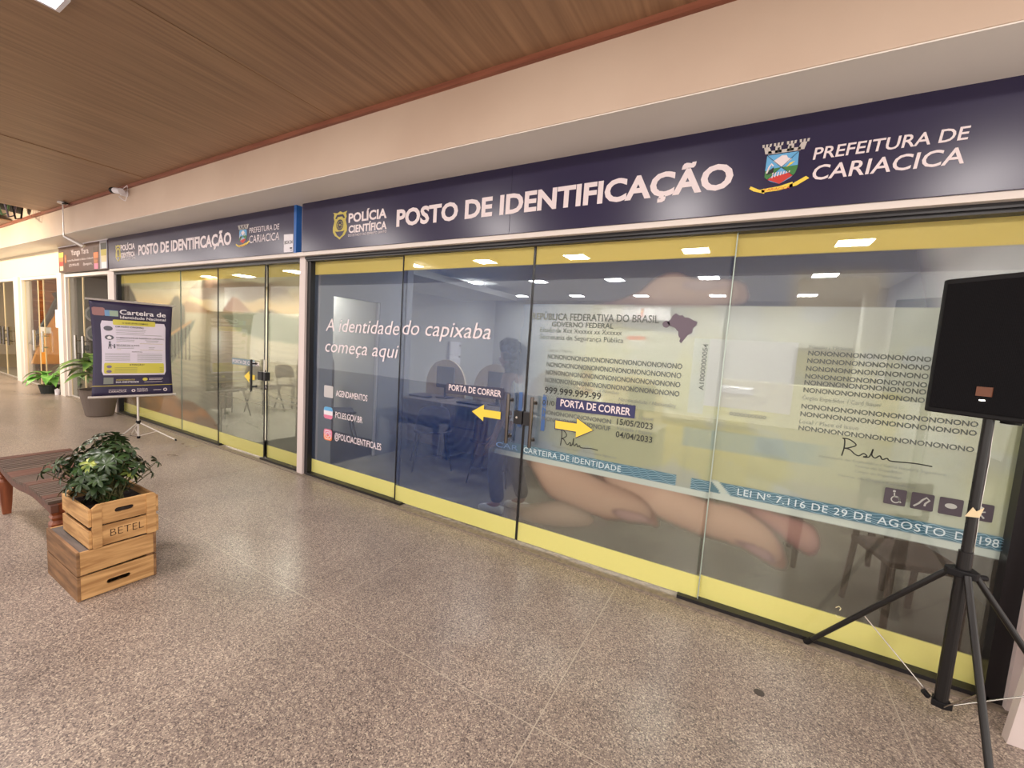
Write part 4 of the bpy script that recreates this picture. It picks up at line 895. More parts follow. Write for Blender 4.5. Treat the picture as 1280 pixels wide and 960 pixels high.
# electric panel
el = tag(empty('electric_panel', (-5.69, 4.57, 1.22)), 'white electric panel on the left office wall', 'electric panel')
MB().box(0, 0.05, -0.20, 0.20, -0.33, 0.33).build('cabinet', M_PAPER, el); MB().box(0.05, 0.058, -0.18, 0.18, -0.31, 0.31).build('door', M_PAPER, el)
for z in (-0.25, 0.0, 0.25): MB().box(0.058, 0.07, 0.13, 0.17, z - 0.02, z + 0.02).build('latch', M_BLACKI, el)

# desks with arched wooden screens and monitors
def booth(x, y, label_n):
    g = tag(empty('service_desk', (x, y, 0)), 'office desk with grey modesty panel, ' + label_n, 'desk', 'service desks behind the glass')
    MB().box(-0.43, 0.43, -0.45, 0.15, 0.725, 0.75).build('desktop', M_DESK, g); MB().box(-0.42, 0.42, -0.18, -0.16, 0.08, 0.725).build('modesty_panel', M_DESK, g)
    for s in (-0.42, 0.40): MB().box(s, s + 0.02, -0.43, 0.13, 0, 0.725).build('side_panel', M_DESK, g)
    a = tag(empty('arched_screen', (x, y + 0.18, 0)), 'round-topped pale wood screen behind the desk, ' + label_n, 'screen', 'arched wooden desk screens')
    pts = [(-0.36, 0.0), (0.36, 0.0)] + [(0.36 * math.cos(t * PI / 16), 0.92 + 0.36 * math.sin(t * PI / 16)) for t in range(17)]
    MB().prism(pts, 'y', -0.015, 0.015).build('board', M_BOOTH, a)
    mo = tag(empty('monitor', (x + 0.14, y - 0.02, 0.75)), 'dark computer monitor seen from behind, ' + label_n, 'monitor', 'monitors on the service desks')
    MB().box(-0.14, 0.16, -0.02, 0.01, 0.14, 0.44).build('screen', M_SCREEN, mo, bevel=0.005); MB().box(0.0, 0.04, -0.01, 0.01, 0.01, 0.16).build('neck', M_SCREEN, mo); MB().box(-0.08, 0.12, -0.09, 0.07, 0, 0.012).build('base', M_SCREEN, mo)
    kb = tag(MB().box(x - 0.30, x + 0.05, y - 0.30, y - 0.18, 0.751, 0.772).build('keyboard', M_SCREEN), 'dark keyboard on the desk, ' + label_n, 'keyboard', 'keyboards on the service desks')
booth(-3.85, 1.86, 'left of the fingerprint'); booth(-2.98, 1.86, 'behind the left arrow'); booth(-2.10, 1.86, 'behind the door handles'); booth(-1.18, 2.1, 'behind the card print')

# shell chairs
def shell_chair(loc, rz, label, group, mseat, scale=1.0, split=False):
    g = tag(empty('chair', loc, rz), label, 'chair', group)
    bm = MB()
    def grid(fn, nu, nv):
        vs = [fn(i / nu, j / nv) for j in range(nv + 1) for i in range(nu + 1)]
        fsx = [(j * (nu + 1) + i, j * (nu + 1) + i + 1, (j + 1) * (nu + 1) + i + 1, (j + 1) * (nu + 1) + i) for j in range(nv) for i in range(nu)]
        return vs, fsx
    def seat(u, v):
        x = (u - 0.5) * 0.46; y = (v - 0.5) * 0.44
        return (x * (1 - 0.15 * (1 - v) ** 2), y, 0.455 + 0.03 * (abs(2 * u - 1) ** 3) - 0.02 * (1 - v) ** 2 * 0)
    def back(u, v):
        a = (u - 0.5) * 1.9 if not split else (u - 0.5) * 0.9
        r = 0.27 if not split else 0.5
        w = 0.94 - 0.12 * v if not split else 1.0
        x = r * math.sin(a) * w * (1 - 0.25 * max(0, v - 0.75) * 4 * 0.6)
        y = 0.22 - (r - r * math.cos(a)) * 0.9 + 0.10 * v if not split else 0.24 - (r - r * math.cos(a)) + 0.08 * v
        z = (0.47 if not split else 0.60) + v * (0.33 if not split else 0.26) - 0.05 * (abs(2 * u - 1) ** 3) * v
        return (x, y, z)
    for nm, fn in (('seat', seat), ('backrest', back)):
        vs, f_ = grid(fn, 12, 8); b = MB().add(vs, f_); o = b.build(nm, mseat, g, smooth=True); s = o.modifiers.new('thick', 'SOLIDIFY'); s.thickness = 0.035; s.offset = 0
        s = o.modifiers.new('round', 'SUBSURF'); s.levels = 1; s.render_levels = 1
    for sx in (-1, 1):
        for sy in (-1, 1):
            MB().tube([(sx * 0.16, sy * 0.15, 0.44), (sx * 0.23, sy * 0.24, 0.0)], [0.014, 0.009], 8).build('leg', M_BLACK, g)
    if split:
        for sx in (-1, 1): MB().tube([(sx * 0.15, 0.16, 0.44), (sx * 0.16, 0.25, 0.5), (sx * 0.15, 0.25, 0.72)], 0.010, 8).build('back_support', M_BLACK, g)
    else:
        MB().tube([(-0.20, 0.20, 0.18), (0.20, 0.20, 0.18)], 0.007, 6).build('stretcher', M_BLACK, g)
    return g
shell_chair((-3.30, 1.12, 0), -2.35, 'dark blue shell chair at the desk below the fingerprint print', 'visitor chairs in the office', M_CHAIRB)
shell_chair((-2.42, 1.18, 0), -2.9, 'dark blue shell chair behind the left-pointing arrow', 'visitor chairs in the office', M_CHAIRB)
shell_chair((-4.95, 1.05, 0), 2.6, 'dark shell chair seen through the inner doorway', 'visitor chairs in the office', M_CHAIRB)
tag(MB().prism([(-0.30, 0), (0.30, 0)] + [(0.30 * math.cos(t * PI / 12), 1.05 + 0.30 * math.sin(t * PI / 12)) for t in range(13)], 'x', -0.02, 0.02).build('arched_screen', M_DKBROWN), 'dark arched screen seen through the inner doorway', 'screen').location = (-5.6, 1.15, 0)
# counter at the right with things on it
ct = tag(empty('counter', (-0.72, 2.85, 0)), 'counter with pale yellow front panels behind the card print', 'counter')
MB().box(-0.50, 0.85, -0.3, 0.3, 0.76, 0.80).build('worktop', M_DESK, ct)
MB().box(-0.48, 0.16, -0.28, 0.28, 0.0, 0.76).build('front_panel', M_COUNTY, ct); MB().box(0.17, 0.83, -0.28, 0.28, 0.0, 0.76).build('front_panel', M_COUNTY, ct)
tag(MB().lathe([(0.035, 0), (0.045, 0.12)], 14).build('paper_cup', M_PAPER), 'white cup on the counter behind the card print', 'cup').location = (-0.50, 2.72, 0.80)
tag(MB().box(-1.18, -0.94, 2.62, 2.82, 0.80, 0.83).build('paper_stack', M_PAPER), 'stack of white paper on the counter', 'paper')
bt = tag(MB().box(-0.25, 0.05, 2.7, 3.1, 0.8, 1.15).build('cardboard_box', M_CREAM, bevel=0.005), 'cream storage box stacked on the counter end', 'box')
tag(MB().box(-0.28, 0.08, 2.68, 3.12, 1.151, 1.22).build('box_tray', M_PAPER, bevel=0.01), 'white tray on top of the cream box', 'tray')
# paper hanging behind the glass
pc = tag(MB().add([(0.09, 0.05, 1.16), (0.20, 0.09, 1.13), (0.26, 0.05, 1.00), (0.08, 0.04, 1.01), (0.12, 0.055, 1.12)], [(0, 4, 3), (4, 1, 2, 3), (0, 1, 4)]).build('paper_sheet', M_PAPER), 'curled white paper taped inside the right pane', 'paper')
s = pc.modifiers.new('thick', 'SOLIDIFY'); s.thickness = 0.001

# brown table and wooden chair close behind the right pane
tb = tag(empty('wooden_table', (0.70, 1.15, 0)), 'dark brown wooden side table behind the right pane', 'table')
MB().box(-0.30, 0.32, -0.25, 0.25, 0.52, 0.56).build('table_top', M_DKBROWN, tb)
MB().box(-0.27, 0.29, -0.22, 0.22, 0.44, 0.52).build('apron', M_DKBROWN, tb)
for sx in (-0.25, 0.27):
    for sy in (-0.20, 0.20): MB().tube([(sx, sy, 0.44), (sx, sy, 0.0)], [0.028, 0.018], 8).build('leg', M_DKBROWN, tb)
wc = tag(empty('wooden_chair', (0.95, 0.52, 0), 0.3), 'dark wooden chair behind the right pane, partly under the table', 'chair')
MB().box(-0.20, 0.20, -0.20, 0.20, 0.42, 0.455).build('seat', M_DKBROWN, wc, bevel=0.01)
for sx in (-0.18, 0.18):
    MB().tube([(sx, -0.18, 0.42), (sx, -0.18, 0)], 0.018, 8).build('leg', M_DKBROWN, wc); MB().tube([(sx, 0.18, 0.85), (sx, 0.18, 0.42), (sx * 1.05, 0.22, 0)], 0.018, 8).build('leg', M_DKBROWN, wc)
MB().box(-0.17, 0.17, 0.165, 0.19, 0.72, 0.84).build('back_rail', M_DKBROWN, wc); MB().box(-0.17, 0.17, 0.165, 0.19, 0.58, 0.63).build('back_rail', M_DKBROWN, wc)

# ---- left waiting room
M_PLED2 = mat('panel_light_bright', rgb(255, 255, 250), 0.5, emit=((1.0, 0.95, 0.86, 1), 260.0))
ZL = 2.45
struct(MB().box(-9.14, -4.19, 0.03, 4.6, -0.1, 0.0).build('floor_waiting', M_ROOMF), 'grey floor of the waiting room', 'floor')
struct(MB().box(-9.14, -4.19, 0.12, 4.6, ZL, ZL + 0.1).build('ceiling_waiting', M_ROOMC), 'white ceiling of the waiting room', 'ceiling')
struct(MB().box(-9.14, -5.80, 4.5, 4.6, 0, ZL).build('wall_waiting', mat('cream_wall', rgb(204, 196, 176), 0.7)), 'pale back wall of the waiting room', 'wall')
struct(MB().box(-9.14, -9.05, 0.12, 4.5, 0, ZL).build('wall_waiting_left', mat('cream_wall', rgb(204, 196, 176), 0.7)), 'left wall of the waiting room', 'wall')
tag(MB().box(-8.95, -8.62, 1.15, 1.5, 0, ZL).build('column', M_DKBROWN), 'brown square column inside the waiting room', 'column')
for (x, y), l in zip(((-8.70, 1.17), (-7.67, 1.20), (-6.05, 1.10), (-8.2, 3.0)), ('left', 'middle', 'right', 'rear')):
    ceil_light(x, y, ZL, 0.26, 'square LED ceiling panel, %s one behind the sunset print' % l, 'LED panels in the waiting room ceiling', M_PLED2)
for k, (x, y) in enumerate(((-7.85, 1.05), (-7.85, 1.68), (-7.95, 2.30), (-7.95, 2.95))):
    shell_chair((x, y, 0), PI / 2 + 0.15, ('nearest taupe padded chair in the waiting room row', 'second taupe padded chair of the waiting room row', 'third taupe padded chair of the waiting room row', 'farthest taupe padded chair of the waiting room row')[k], 'waiting room chairs', M_CHAIRG, split=True)
tb2 = tag(empty('side_table', (-8.35, 0.62, 0)), 'low grey table left of the waiting room chairs', 'table')
MB().box(-0.3, 0.3, -0.2, 0.2, 0.42, 0.45).build('table_top', M_CHAIRG, tb2)
for sx in (-0.27, 0.27):
    for sy in (-0.17, 0.17): MB().tube([(sx, sy, 0.42), (sx, sy, 0)], 0.012, 8).build('leg', M_BLACK, tb2)

# ================================================================== PEOPLE
def skin_mesh(name, verts, edges, radii, m, parent, root=0, sub=2):
    me = bpy.data.meshes.new(name); me.from_pydata([tuple(v) for v in verts], edges, []); me.update()
    o = link(name, me, None, parent); me.materials.append(m)
    mod = o.modifiers.new('skin', 'SKIN'); mod.use_smooth_shade = True
    for i, r in enumerate(radii):
        d = me.skin_vertices[0].data[i]; d.radius = r if isinstance(r, tuple) else (r, r); d.use_root = (i == root)
    s = o.modifiers.new('sub', 'SUBSURF'); s.levels = sub; s.render_levels = sub
    return o
def head(parent, c, rz, mskin, name='head', hair='curly'):
    """head facing local -y, turned by rz about z"""
    bm = bmesh.new(); bmesh.ops.create_uvsphere(bm, u_segments=24, v_segments=18, radius=1.0)
    for v in bm.verts:
        x, y, z = v.co; jaw = 1.0 - 0.28 * max(0, -z) ** 1.3
        X = x * 0.074 * jaw; Y = y * 0.092 * (1 - 0.12 * max(0, -z)) - 0.006; Z = z * 0.112
        if y < -0.4:
            f_ = math.exp(-(x / 0.18) ** 2)
            Y -= 0.022 * f_ * math.exp(-((z + 0.12) / 0.16) ** 2)       # nose
            Y -= 0.008 * math.exp(-(x / 0.3) ** 2) * math.exp(-((z + 0.42) / 0.10) ** 2)   # lips
            Y -= 0.007 * math.exp(-(x / 0.3) ** 2) * math.exp(-((z + 0.75) / 0.14) ** 2)   # chin
            for sx in (-0.42, 0.42): Y += 0.010 * math.exp(-((x - sx) / 0.2) ** 2) * math.exp(-((z - 0.08) / 0.12) ** 2)   # sockets
        v.co = (X, Y, Z)
    me = bpy.data.meshes.new(name); bm.to_mesh(me); bm.free()
    h = link(name, me, mskin, parent, smooth=True); h.location = c; h.rotation_euler = (0, 0, rz)
    for sx in (-1, 1):
        e = MB(); e.lathe([(0.001, -0.008), (0.009, -0.004), (0.011, 0.0), (0.009, 0.004), (0.001, 0.008)], 10).build('eye', M_PAPER, h, smooth=True).location = (sx * 0.030, -0.082, 0.010)
        MB().lathe([(0.004, 0), (0.018, 0.004), (0.02, 0.012), (0.012, 0.018)], 10).build('ear', mskin, h, smooth=True, loc=(sx * 0.070, 0.004, 0.0), rot=(0, sx * PI / 2, 0))
    MB().tube([(-0.022, -0.090, -0.048), (0, -0.096, -0.046), (0.022, -0.090, -0.048)], [0.002, 0.005, 0.002], 6).build('mouth', mat('lips', rgb(130, 70, 64), 0.5), h)
    # hair: shell of small curls
    rr = random.Random(3); hb = bmesh.new()
    for k in range(210 if hair == 'curly' else 90):
        th = rr.uniform(0, 2 * PI); ph = math.acos(rr.uniform(-0.85 if hair == 'curly' else 0.0, 1.0))
        x = math.sin(ph) * math.cos(th); y = math.sin(ph) * math.sin(th); z = math.cos(ph)
        if y < (-0.15 if z < 0.35 else -0.5) and z < 0.62: continue
        k1 = rr.uniform(1.1, 1.4) if hair == 'curly' else 1.02
        mt = Matrix.Translation((x * 0.080 * k1, y * 0.100 * k1 + 0.008, z * 0.118 * k1 + 0.006)) @ Matrix.Scale(rr.uniform(0.028, 0.042) if hair == 'curly' else 0.024, 4)
        bmesh.ops.create_icosphere(hb, subdivisions=1, radius=1.0, matrix=mt)
    me = bpy.data.meshes.new('hair'); hb.to_mesh(me); hb.free(); link('hair', me, M_HAIR, h, smooth=True)
    return h
def person(loc, rz, label, joints, mtop, mbot, headrz=0.0, hair='curly', sleeves=False):
    g = tag(empty('person', loc, rz), label, 'person')
    J = joints; V = []; E = []; Rr = []
    def add(p, r, par=None):
        V.append(p); Rr.append(r)
        if par is not None: E.append((par, len(V) - 1))
        return len(V) - 1
    pel = add(J['pelvis'], (0.135, 0.10)); wa = add(J['waist'], (0.115, 0.085), pel); ch = add(J['chest'], (0.145, 0.10), wa); sh = add(J['neckbase'], (0.07, 0.06), ch); ne = add(J['neck'], 0.048, sh); he = add(J['skull'], 0.055, ne)
    for s in ('L', 'R'):
        a = add(J['sh' + s], 0.052, sh); b = add(J['el' + s], 0.038, a); c = add(J['wr' + s], 0.025, b); 
        d = Vector(J['ha' + s]) - Vector(J['wr' + s]); ln = d.normalized(); pal = add(tuple(Vector(J['wr' + s]) + d * 0.9), (0.034, 0.018), c)
        side = ln.cross(Vector((0, -1, 0))); side = side.normalized() if side.length > 0.1 else Vector((1, 0, 0)); side = Vector(J.get('side' + s, side)); 
        base = Vector(J['wr' + s]) + d * 1.05
        for k, (o_, l_) in enumerate(((-0.027, 0.062), (-0.009, 0.075), (0.009, 0.070), (0.027, 0.055))):
            p0 = base + side * o_; f1 = add(tuple(p0), 0.0095, pal); f2 = add(tuple(p0 + ln * l_ * 0.55 + side * o_ * 0.15), 0.0085, f1)
            cu = Vector(J.get('curl', (0, -0.35, 0))); f3 = add(tuple(p0 + ln * l_ + side * o_ * 0.2 + cu * l_), 0.0075, f2)
        t0 = add(tuple(Vector(J['wr' + s]) + d * 0.45 - side * 0.032), 0.011, c); t1 = add(tuple(Vector(J['wr' + s]) + d * 0.85 - side * 0.058), 0.0095, t0); add(tuple(Vector(J['wr' + s]) + d * 1.15 - side * 0.064), 0.008, t1)
        h = add(J['hip' + s], 0.085, pel); k_ = add(J['kn' + s], 0.058, h); an = add(J['an' + s], 0.038, k_); to = add(J['to' + s], 0.030, an)
    body = skin_mesh('body', V, E, Rr, M_SKIN, g)
    skin_mesh('top', [J['waist'], J['chest'], J['chesttop'], J['shL2'], J['shR2'], tuple(Vector(J['pelvis']) * 0.5 + Vector(J['waist']) * 0.5)] + ([J['elL'], J['elR']] if sleeves else []), [(5, 0), (0, 1), (1, 2), (2, 3), (2, 4)] + ([(3, 6), (4, 7)] if sleeves else []), [(0.128, 0.098), (0.158, 0.114), (0.10, 0.08), 0.05 if not sleeves else 0.066, 0.05 if not sleeves else 0.066, (0.135, 0.108)] + ([0.052, 0.052] if sleeves else []), mtop, g)
    pv = [J['pelvis'], J['waistlow'], J['hipL'], J['knL'], J['anL'], J['hipR'], J['knR'], J['anR']]
    skin_mesh('trousers', pv, [(0, 1), (0, 2), (2, 3), (3, 4), (0, 5), (5, 6), (6, 7)], [(0.150, 0.118), (0.135, 0.105), 0.100, 0.076, 0.070, 0.100, 0.076, 0.070], mbot, g)
    for s in ('L', 'R'):
        a = Vector(J['an' + s]); t = Vector(J['to' + s]); d = (t - a); d.z = 0; d.normalize()
        heel = a - d * 0.05; heel.z = J.get('sole', 0.035); toe = a + d * 0.19; toe.z = J.get('sole', 0.035) - 0.008; mid = a + d * 0.07; mid.z = heel.z + 0.008
        MB().tube([heel, mid, toe - d * 0.03, toe], [0.036, 0.042, 0.036, 0.018], 12).build('shoe', M_SHIRT, g, smooth=True)
    head(g, J['skull'], headrz, M_SKIN, hair=hair)
    return g
# woman standing behind the door, seen from her left, facing into the room's left
JW = dict(pelvis=(0, 0, 0.86), waist=(0, 0.01, 1.0), waistlow=(0, 0, 0.95), chest=(0, 0.015, 1.15), chesttop=(0, 0.01, 1.22), neckbase=(0, 0.01, 1.27), neck=(0, -0.005, 1.34), skull=(0, -0.025, 1.43),
          shL=(0.16, 0.01, 1.235), shR=(-0.16, 0.01, 1.235), shL2=(0.115, 0.01, 1.23), shR2=(-0.115, 0.01, 1.23), elL=(0.205, 0.03, 0.98), elR=(-0.20, 0.04, 0.98), wrL=(0.22, -0.03, 0.76), wrR=(-0.20, -0.10, 0.80), haL=(0.222, -0.05, 0.70), haR=(-0.20, -0.14, 0.74),
          sideL=(0, 1, 0), sideR=(0, 1, 0), curl=(0.2, -0.3, 0), hipL=(0.09, 0, 0.80), hipR=(-0.09, 0, 0.80), knL=(0.10, -0.08, 0.45), knR=(-0.10, 0.04, 0.45), anL=(0.10, -0.02, 0.09), anR=(-0.10, 0.16, 0.10), toL=(0.10, -0.15, 0.035), toR=(-0.10, 0.03, 0.035))
person((-1.87, 0.50, 0.0), -PI / 2 + 0.15, 'curly-haired person in a white sleeveless top standing behind the glass doors', JW, M_SHIRT, M_TROU, 0.0)
# seated person at the far desk
JM = dict(pelvis=(0, 0.1, 0.52), waist=(0, 0.09, 0.66), waistlow=(0, 0.1, 0.60), chest=(0, 0.05, 0.83), chesttop=(0, 0.04, 0.92), neckbase=(0, 0.03, 0.98), neck=(0, 0.0, 1.06), skull=(0, -0.03, 1.17),
          shL=(0.19, 0.03, 0.94), shR=(-0.19, 0.03, 0.94), shL2=(0.15, 0.03, 0.94), shR2=(-0.15, 0.03, 0.94), elL=(0.25, -0.12, 0.74), elR=(-0.25, -0.12, 0.74), wrL=(0.15, -0.33, 0.80), wrR=(-0.15, -0.33, 0.80), haL=(0.13, -0.40, 0.79), haR=(-0.13, -0.40, 0.79),
          sideL=(1, 0, 0), sideR=(-1, 0, 0), curl=(0, 0, -0.25), hipL=(0.10, 0.06, 0.52), hipR=(-0.10, 0.06, 0.52), knL=(0.13, -0.36, 0.50), knR=(-0.13, -0.36, 0.50), anL=(0.13, -0.34, 0.09), anR=(-0.13, -0.34, 0.09), toL=(0.13, -0.48, 0.035), toR=(-0.13, -0.48, 0.035))
person((-2.02, 2.95, 0), 0.35, 'dark-haired person in a white shirt seated behind the card print', JM, M_SHIRT, M_TROU, 0.0, 'short', True)
of = tag(empty('office_chair', (-2.02, 3.07, 0), 0.35), 'dark office chair under the seated person', 'chair')
MB().box(-0.23, 0.23, -0.2, 0.24, 0.36, 0.42).build('seat', M_CHAIRB, of, bevel=0.02); MB().box(-0.2, 0.2, 0.24, 0.29, 0.5, 0.9).build('backrest', M_CHAIRB, of, bevel=0.02)
MB().tube([(0, 0, 0.36), (0, 0, 0.08)], 0.03, 10).build('column', M_BLACK, of)
for k in range(5): MB().tube([(0, 0, 0.09), (0.26 * math.cos(k * 1.257), 0.26 * math.sin(k * 1.257), 0.03)], [0.02, 0.025], 8).build('foot', M_BLACK, of)

# ================================================================== CRATES, BENCH, PLANTS
def slot(cy, cz, w, h, n=6):
    o = []
    for k in range(n + 1): a = -PI / 2 + PI * k / n; o.append((cy + w / 2 - h / 2 + h / 2 * math.cos(a), cz + h / 2 * math.sin(a)))
    for k in range(n + 1): a = PI / 2 + PI * k / n; o.append((cy - w / 2 + h / 2 + h / 2 * math.cos(a), cz + h / 2 * math.sin(a)))
    return o
X0, X1, Y0, Y1 = -3.555, -3.045, -2.068, -1.733
cr = tag(empty('wooden_crate', (-3.30, -1.90, 0)), 'lower pine crate, upturned, with a hand slot in its bottom board', 'crate')
cx, cy = -3.30, -1.90
def LX(v): return v - cx
def LY(v): return v - cy
T = 0.014
for (xa, xb) in ((X1 - T, X1), (X0, X0 + T)):
    plate([(LY(Y0 + T), 0.004), (LY(Y1), 0.004), (LY(Y1), 0.137), (LY(Y0 + T), 0.137)], [slot(LY((Y0 + Y1) / 2 + 0.005), 0.062, 0.105, 0.026)], 'x', LX(xa), LX(xb), 'plank', M_CRATE, cr, 0.002)
    plate([(LY(Y0 + T), 0.147), (LY(Y1), 0.152), (LY(Y1), 0.275), (LY(Y0 + T), 0.278)], [], 'x', LX(xa), LX(xb), 'plank', M_CRATE, cr, 0.002)
for ya, yb in ((Y0, Y0 + T), (Y1, Y1 + T)):
    MB().box(LX(X0), LX(X1 - 0.001), LY(ya), LY(yb), 0.0, 0.138).build('plank', M_CRATED, cr, bevel=0.002); MB().box(LX(X0), LX(X1 - 0.001), LY(ya), LY(yb), 0.146, 0.282).build('plank', M_CRATED, cr, bevel=0.002)
for k in range(3): MB().box(LX(X0 + 0.004), LX(X1 - 0.004), LY(Y0 + T) + k * 0.108, LY(Y0 + T) + k * 0.108 + 0.102, 0.264, 0.276).build('top_board', M_CRATEG, cr, bevel=0.002)
for ya in (Y0 + T, Y1 - 0.03): MB().box(LX(X1 - T - 0.03), LX(X1 - T), LY(ya), LY(ya + 0.03), 0.005, 0.262).build('corner_post', M_CRATED, cr)
# upper crate
UX0, UX1, UY0, UY1, UZ = -3.46, -3.040, -2.005, -1.722, 0.283
c2 = tag(empty('wooden_crate', (-3.25, -1.865, UZ)), 'upper pine crate used as planter, hand slot above burnt lettering', 'crate')
cx, cy = -3.25, -1.865
for n_, (xa, xb) in enumerate(((UX1 - T, UX1), (UX0, UX0 + T))):
    plate([(LY(UY0), 0.125), (LY(UY1), 0.125), (LY(UY1), 0.235), (LY(UY1) - 0.012, 0.246), (LY(UY0) + 0.022, 0.246), (LY(UY0), 0.225)], [slot(LY((UY0 + UY1) / 2 - 0.002), 0.19, 0.085, 0.026)], 'x', LX(xa), LX(xb), 'plank', M_CRATE, c2, 0.002)
    plate([(LY(UY0), 0.004), (LY(UY1), 0.004), (LY(UY1), 0.117), (LY(UY0), 0.117)], [], 'x', LX(xa), LX(xb), 'plank', M_CRATE, c2, 0.002)
plate([(LY(UY0), 0), (LY(UY0) + 0.04, 0), (LY(UY0) + 0.04, 0.247), (LY(UY0) + 0.022, 0.247), (LY(UY0), 0.228)], [], 'x', LX(UX1), LX(UX1) + 0.009, 'corner_batten', M_CRATE, c2, 0.002)
plate([(LY(UY1) - 0.045, 0), (LY(UY1), 0), (LY(UY1), 0.238), (LY(UY1) - 0.012, 0.25), (LY(UY1) - 0.045, 0.25)], [], 'x', LX(UX1), LX(UX1) + 0.009, 'corner_batten', M_CRATE, c2, 0.002)
for ya, yb in ((UY0 - T, UY0), (UY1, UY1 + T)):
    for z0, z1 in ((0.002, 0.102), (0.125, 0.225)): MB().box(LX(UX0), LX(UX1), LY(ya), LY(yb), z0, z1).build('plank', M_CRATE, c2, bevel=0.002)
MB().box(LX(UX0 + T), LX(UX1 - T), LY(UY0), LY(UY1), 0.002, 0.014).build('base_board', M_CRATED, c2)
MB().box(LX(UX0 + T) + 0.002, LX(UX1 - T) - 0.002, LY(UY0) + 0.002, LY(UY1) - 0.002, 0.014, 0.185).build('soil', M_SOIL, c2)
CP = Plane((LX(UX1) + 0.0012, 0, 0), (0, 1, 0), (0, 0, 1), (1, 0, 0))
Print(CP, 0.0).text('BETEL', LY(UY0) + 0.075, LY(UY1) - 0.058, 0.045, 0.045, -0.012).done('burnt_lettering', mat('burnt_print', rgb(70, 42, 24), 0.8), c2)

# bench with curved seat made of slats
bn = tag(empty('slatted_bench', (-4.28, -1.83, 0)), 'reddish-brown slatted wooden bench with wavy seat behind the crates', 'bench')
def bz(x):  # wavy profile, x 0..1.36
    return 0.415 + 0.016 * math.cos(x / 1.36 * 2 * PI * 1.5) - 0.02 * math.sin(x / 1.36 * PI)
BL = 1.30
for ya in (-0.20, 0.165):
    top = [(x, bz(x) - 0.012) for x in [BL * k / 24 for k in range(25)]]; bot = [(x, z - 0.050) for x, z in top[::-1]]
    MB().prism([(x - BL / 2, z) for x, z in top + bot], 'y', ya, ya + 0.035).build('side_rail', M_BENCHR, bn, bevel=0.003)
x = 0.0; k = 0
wide = {0, 9, 10, 19, 20, 29}
wm = MB().box(0, 0.062, -0.205, 0.205, -0.012, 0.008).mesh('slat'); wm.materials.append(M_BENCHR)
nm_ = MB().box(0, 0.024, -0.205, 0.205, -0.012, 0.006).mesh('slat'); nm_.materials.append(M_BENCHD)
while x < BL - 0.03:
    w = k in wide; o = bpy.data.objects.new('slat', wm if w else nm_); C.objects.link(o); o.parent = bn; o.location = (x - BL / 2, 0, bz(x) + 0.002)
    o.rotation_euler = (0, -math.atan((bz(x + 0.03) - bz(x)) / 0.03), 0); x += (0.066 if w else 0.034); k += 1
def bleg(x, y):
    pr = [(0.022, 0.0), (0.030, 0.10), (0.036, 0.22), (0.036, 0.26), (0.024, 0.28), (0.034, 0.30), (0.026, 0.315), (0.034, 0.335), (0.034, 0.385)]
    MB().lathe(pr, 16, sq=True).build('leg', M_BENCHL, bn, loc=(x, y, 0))
for sx in (-BL / 2 + 0.04, BL / 2 - 0.04):
    for sy in (-0.165, 0.165): bleg(sx, sy)

# schefflera in the crate
sp = tag(empty('schefflera', (-3.25, -1.865, UZ + 0.185)), 'bushy dark green umbrella plant growing in the upper crate', 'plant')
def leaflet(mb, base, d, L_, W_, droop):
    d = d.normalized(); side = d.cross(Vector((0, 0, 1))).normalized(); pts = []
    for t, w in ((0, 0.12), (0.3, 0.75), (0.6, 1.0), (0.85, 0.7), (1.0, 0.0)):
        c = base + d * L_ * t + Vector((0, 0, -droop * t * t)); 
        if w > 0: pts.append((c - side * W_ / 2 * w + Vector((0, 0, 0.004 * w)), c, c + side * W_ / 2 * w + Vector((0, 0, 0.004 * w))))
        else: pts.append((c,))
    vs = [p for row in pts for p in row]; fs_ = []
    for i in range(3):
        a = i * 3; b = a + 3; fs_ += [(a, a + 1, b + 1, b), (a + 1, a + 2, b + 2, b + 1)]
    fs_ += [(9, 10, 12), (10, 11, 12)]
    mb.add(vs, fs_)
whorls = []
for v in range(8):
    rr = random.Random(v); mb = MB(); n = rr.choice((7, 8, 8, 9))
    for k in range(n):
        a = 2 * PI * k / n + rr.uniform(-0.15, 0.15); el = rr.uniform(-0.15, 0.35)
        leaflet(mb, Vector((0, 0, 0)), Vector((math.cos(a), math.sin(a), el)), rr.uniform(0.052, 0.082), rr.uniform(0.022, 0.030), rr.uniform(0.012, 0.035))
    mb.tube([(0, 0, 0), (rr.uniform(-0.01, 0.01), rr.uniform(-0.01, 0.01), -0.06)], 0.0016, 5)
    me = mb.mesh('leaf'); me.materials.append(M_LEAFY if v == 7 else M_LEAF); me.polygons.foreach_set('use_smooth', [True] * len(me.polygons)); whorls.append(me)
rr = random.Random(11)
cands = []
tries = 0
while len(cands) < 92 and tries < 4000:
    tries += 1
    u = Vector((rr.gauss(0, 1), rr.gauss(0, 1), rr.gauss(0, 1))).normalized() * rr.uniform(0.45, 1.0)
    p = Vector((u.x * 0.20 - 0.03, u.y * 0.21 - 0.01, 0.205 + u.z * 0.185))
    if p.z < 0.03: continue
    if p.z > 0.25 and p.y > 0.10: continue
    if all((p - q).length > 0.042 for q in cands): cands.append(p)
cands += [Vector((0.03, 0.22, 0.20)), Vector((0.0, 0.20, 0.13)), Vector((-0.04, -0.02, 0.405)), Vector((-0.02, -0.06, 0.385)), Vector((0.0, -0.22, 0.27)), Vector((-0.10, -0.25, 0.22))]
st = MB()
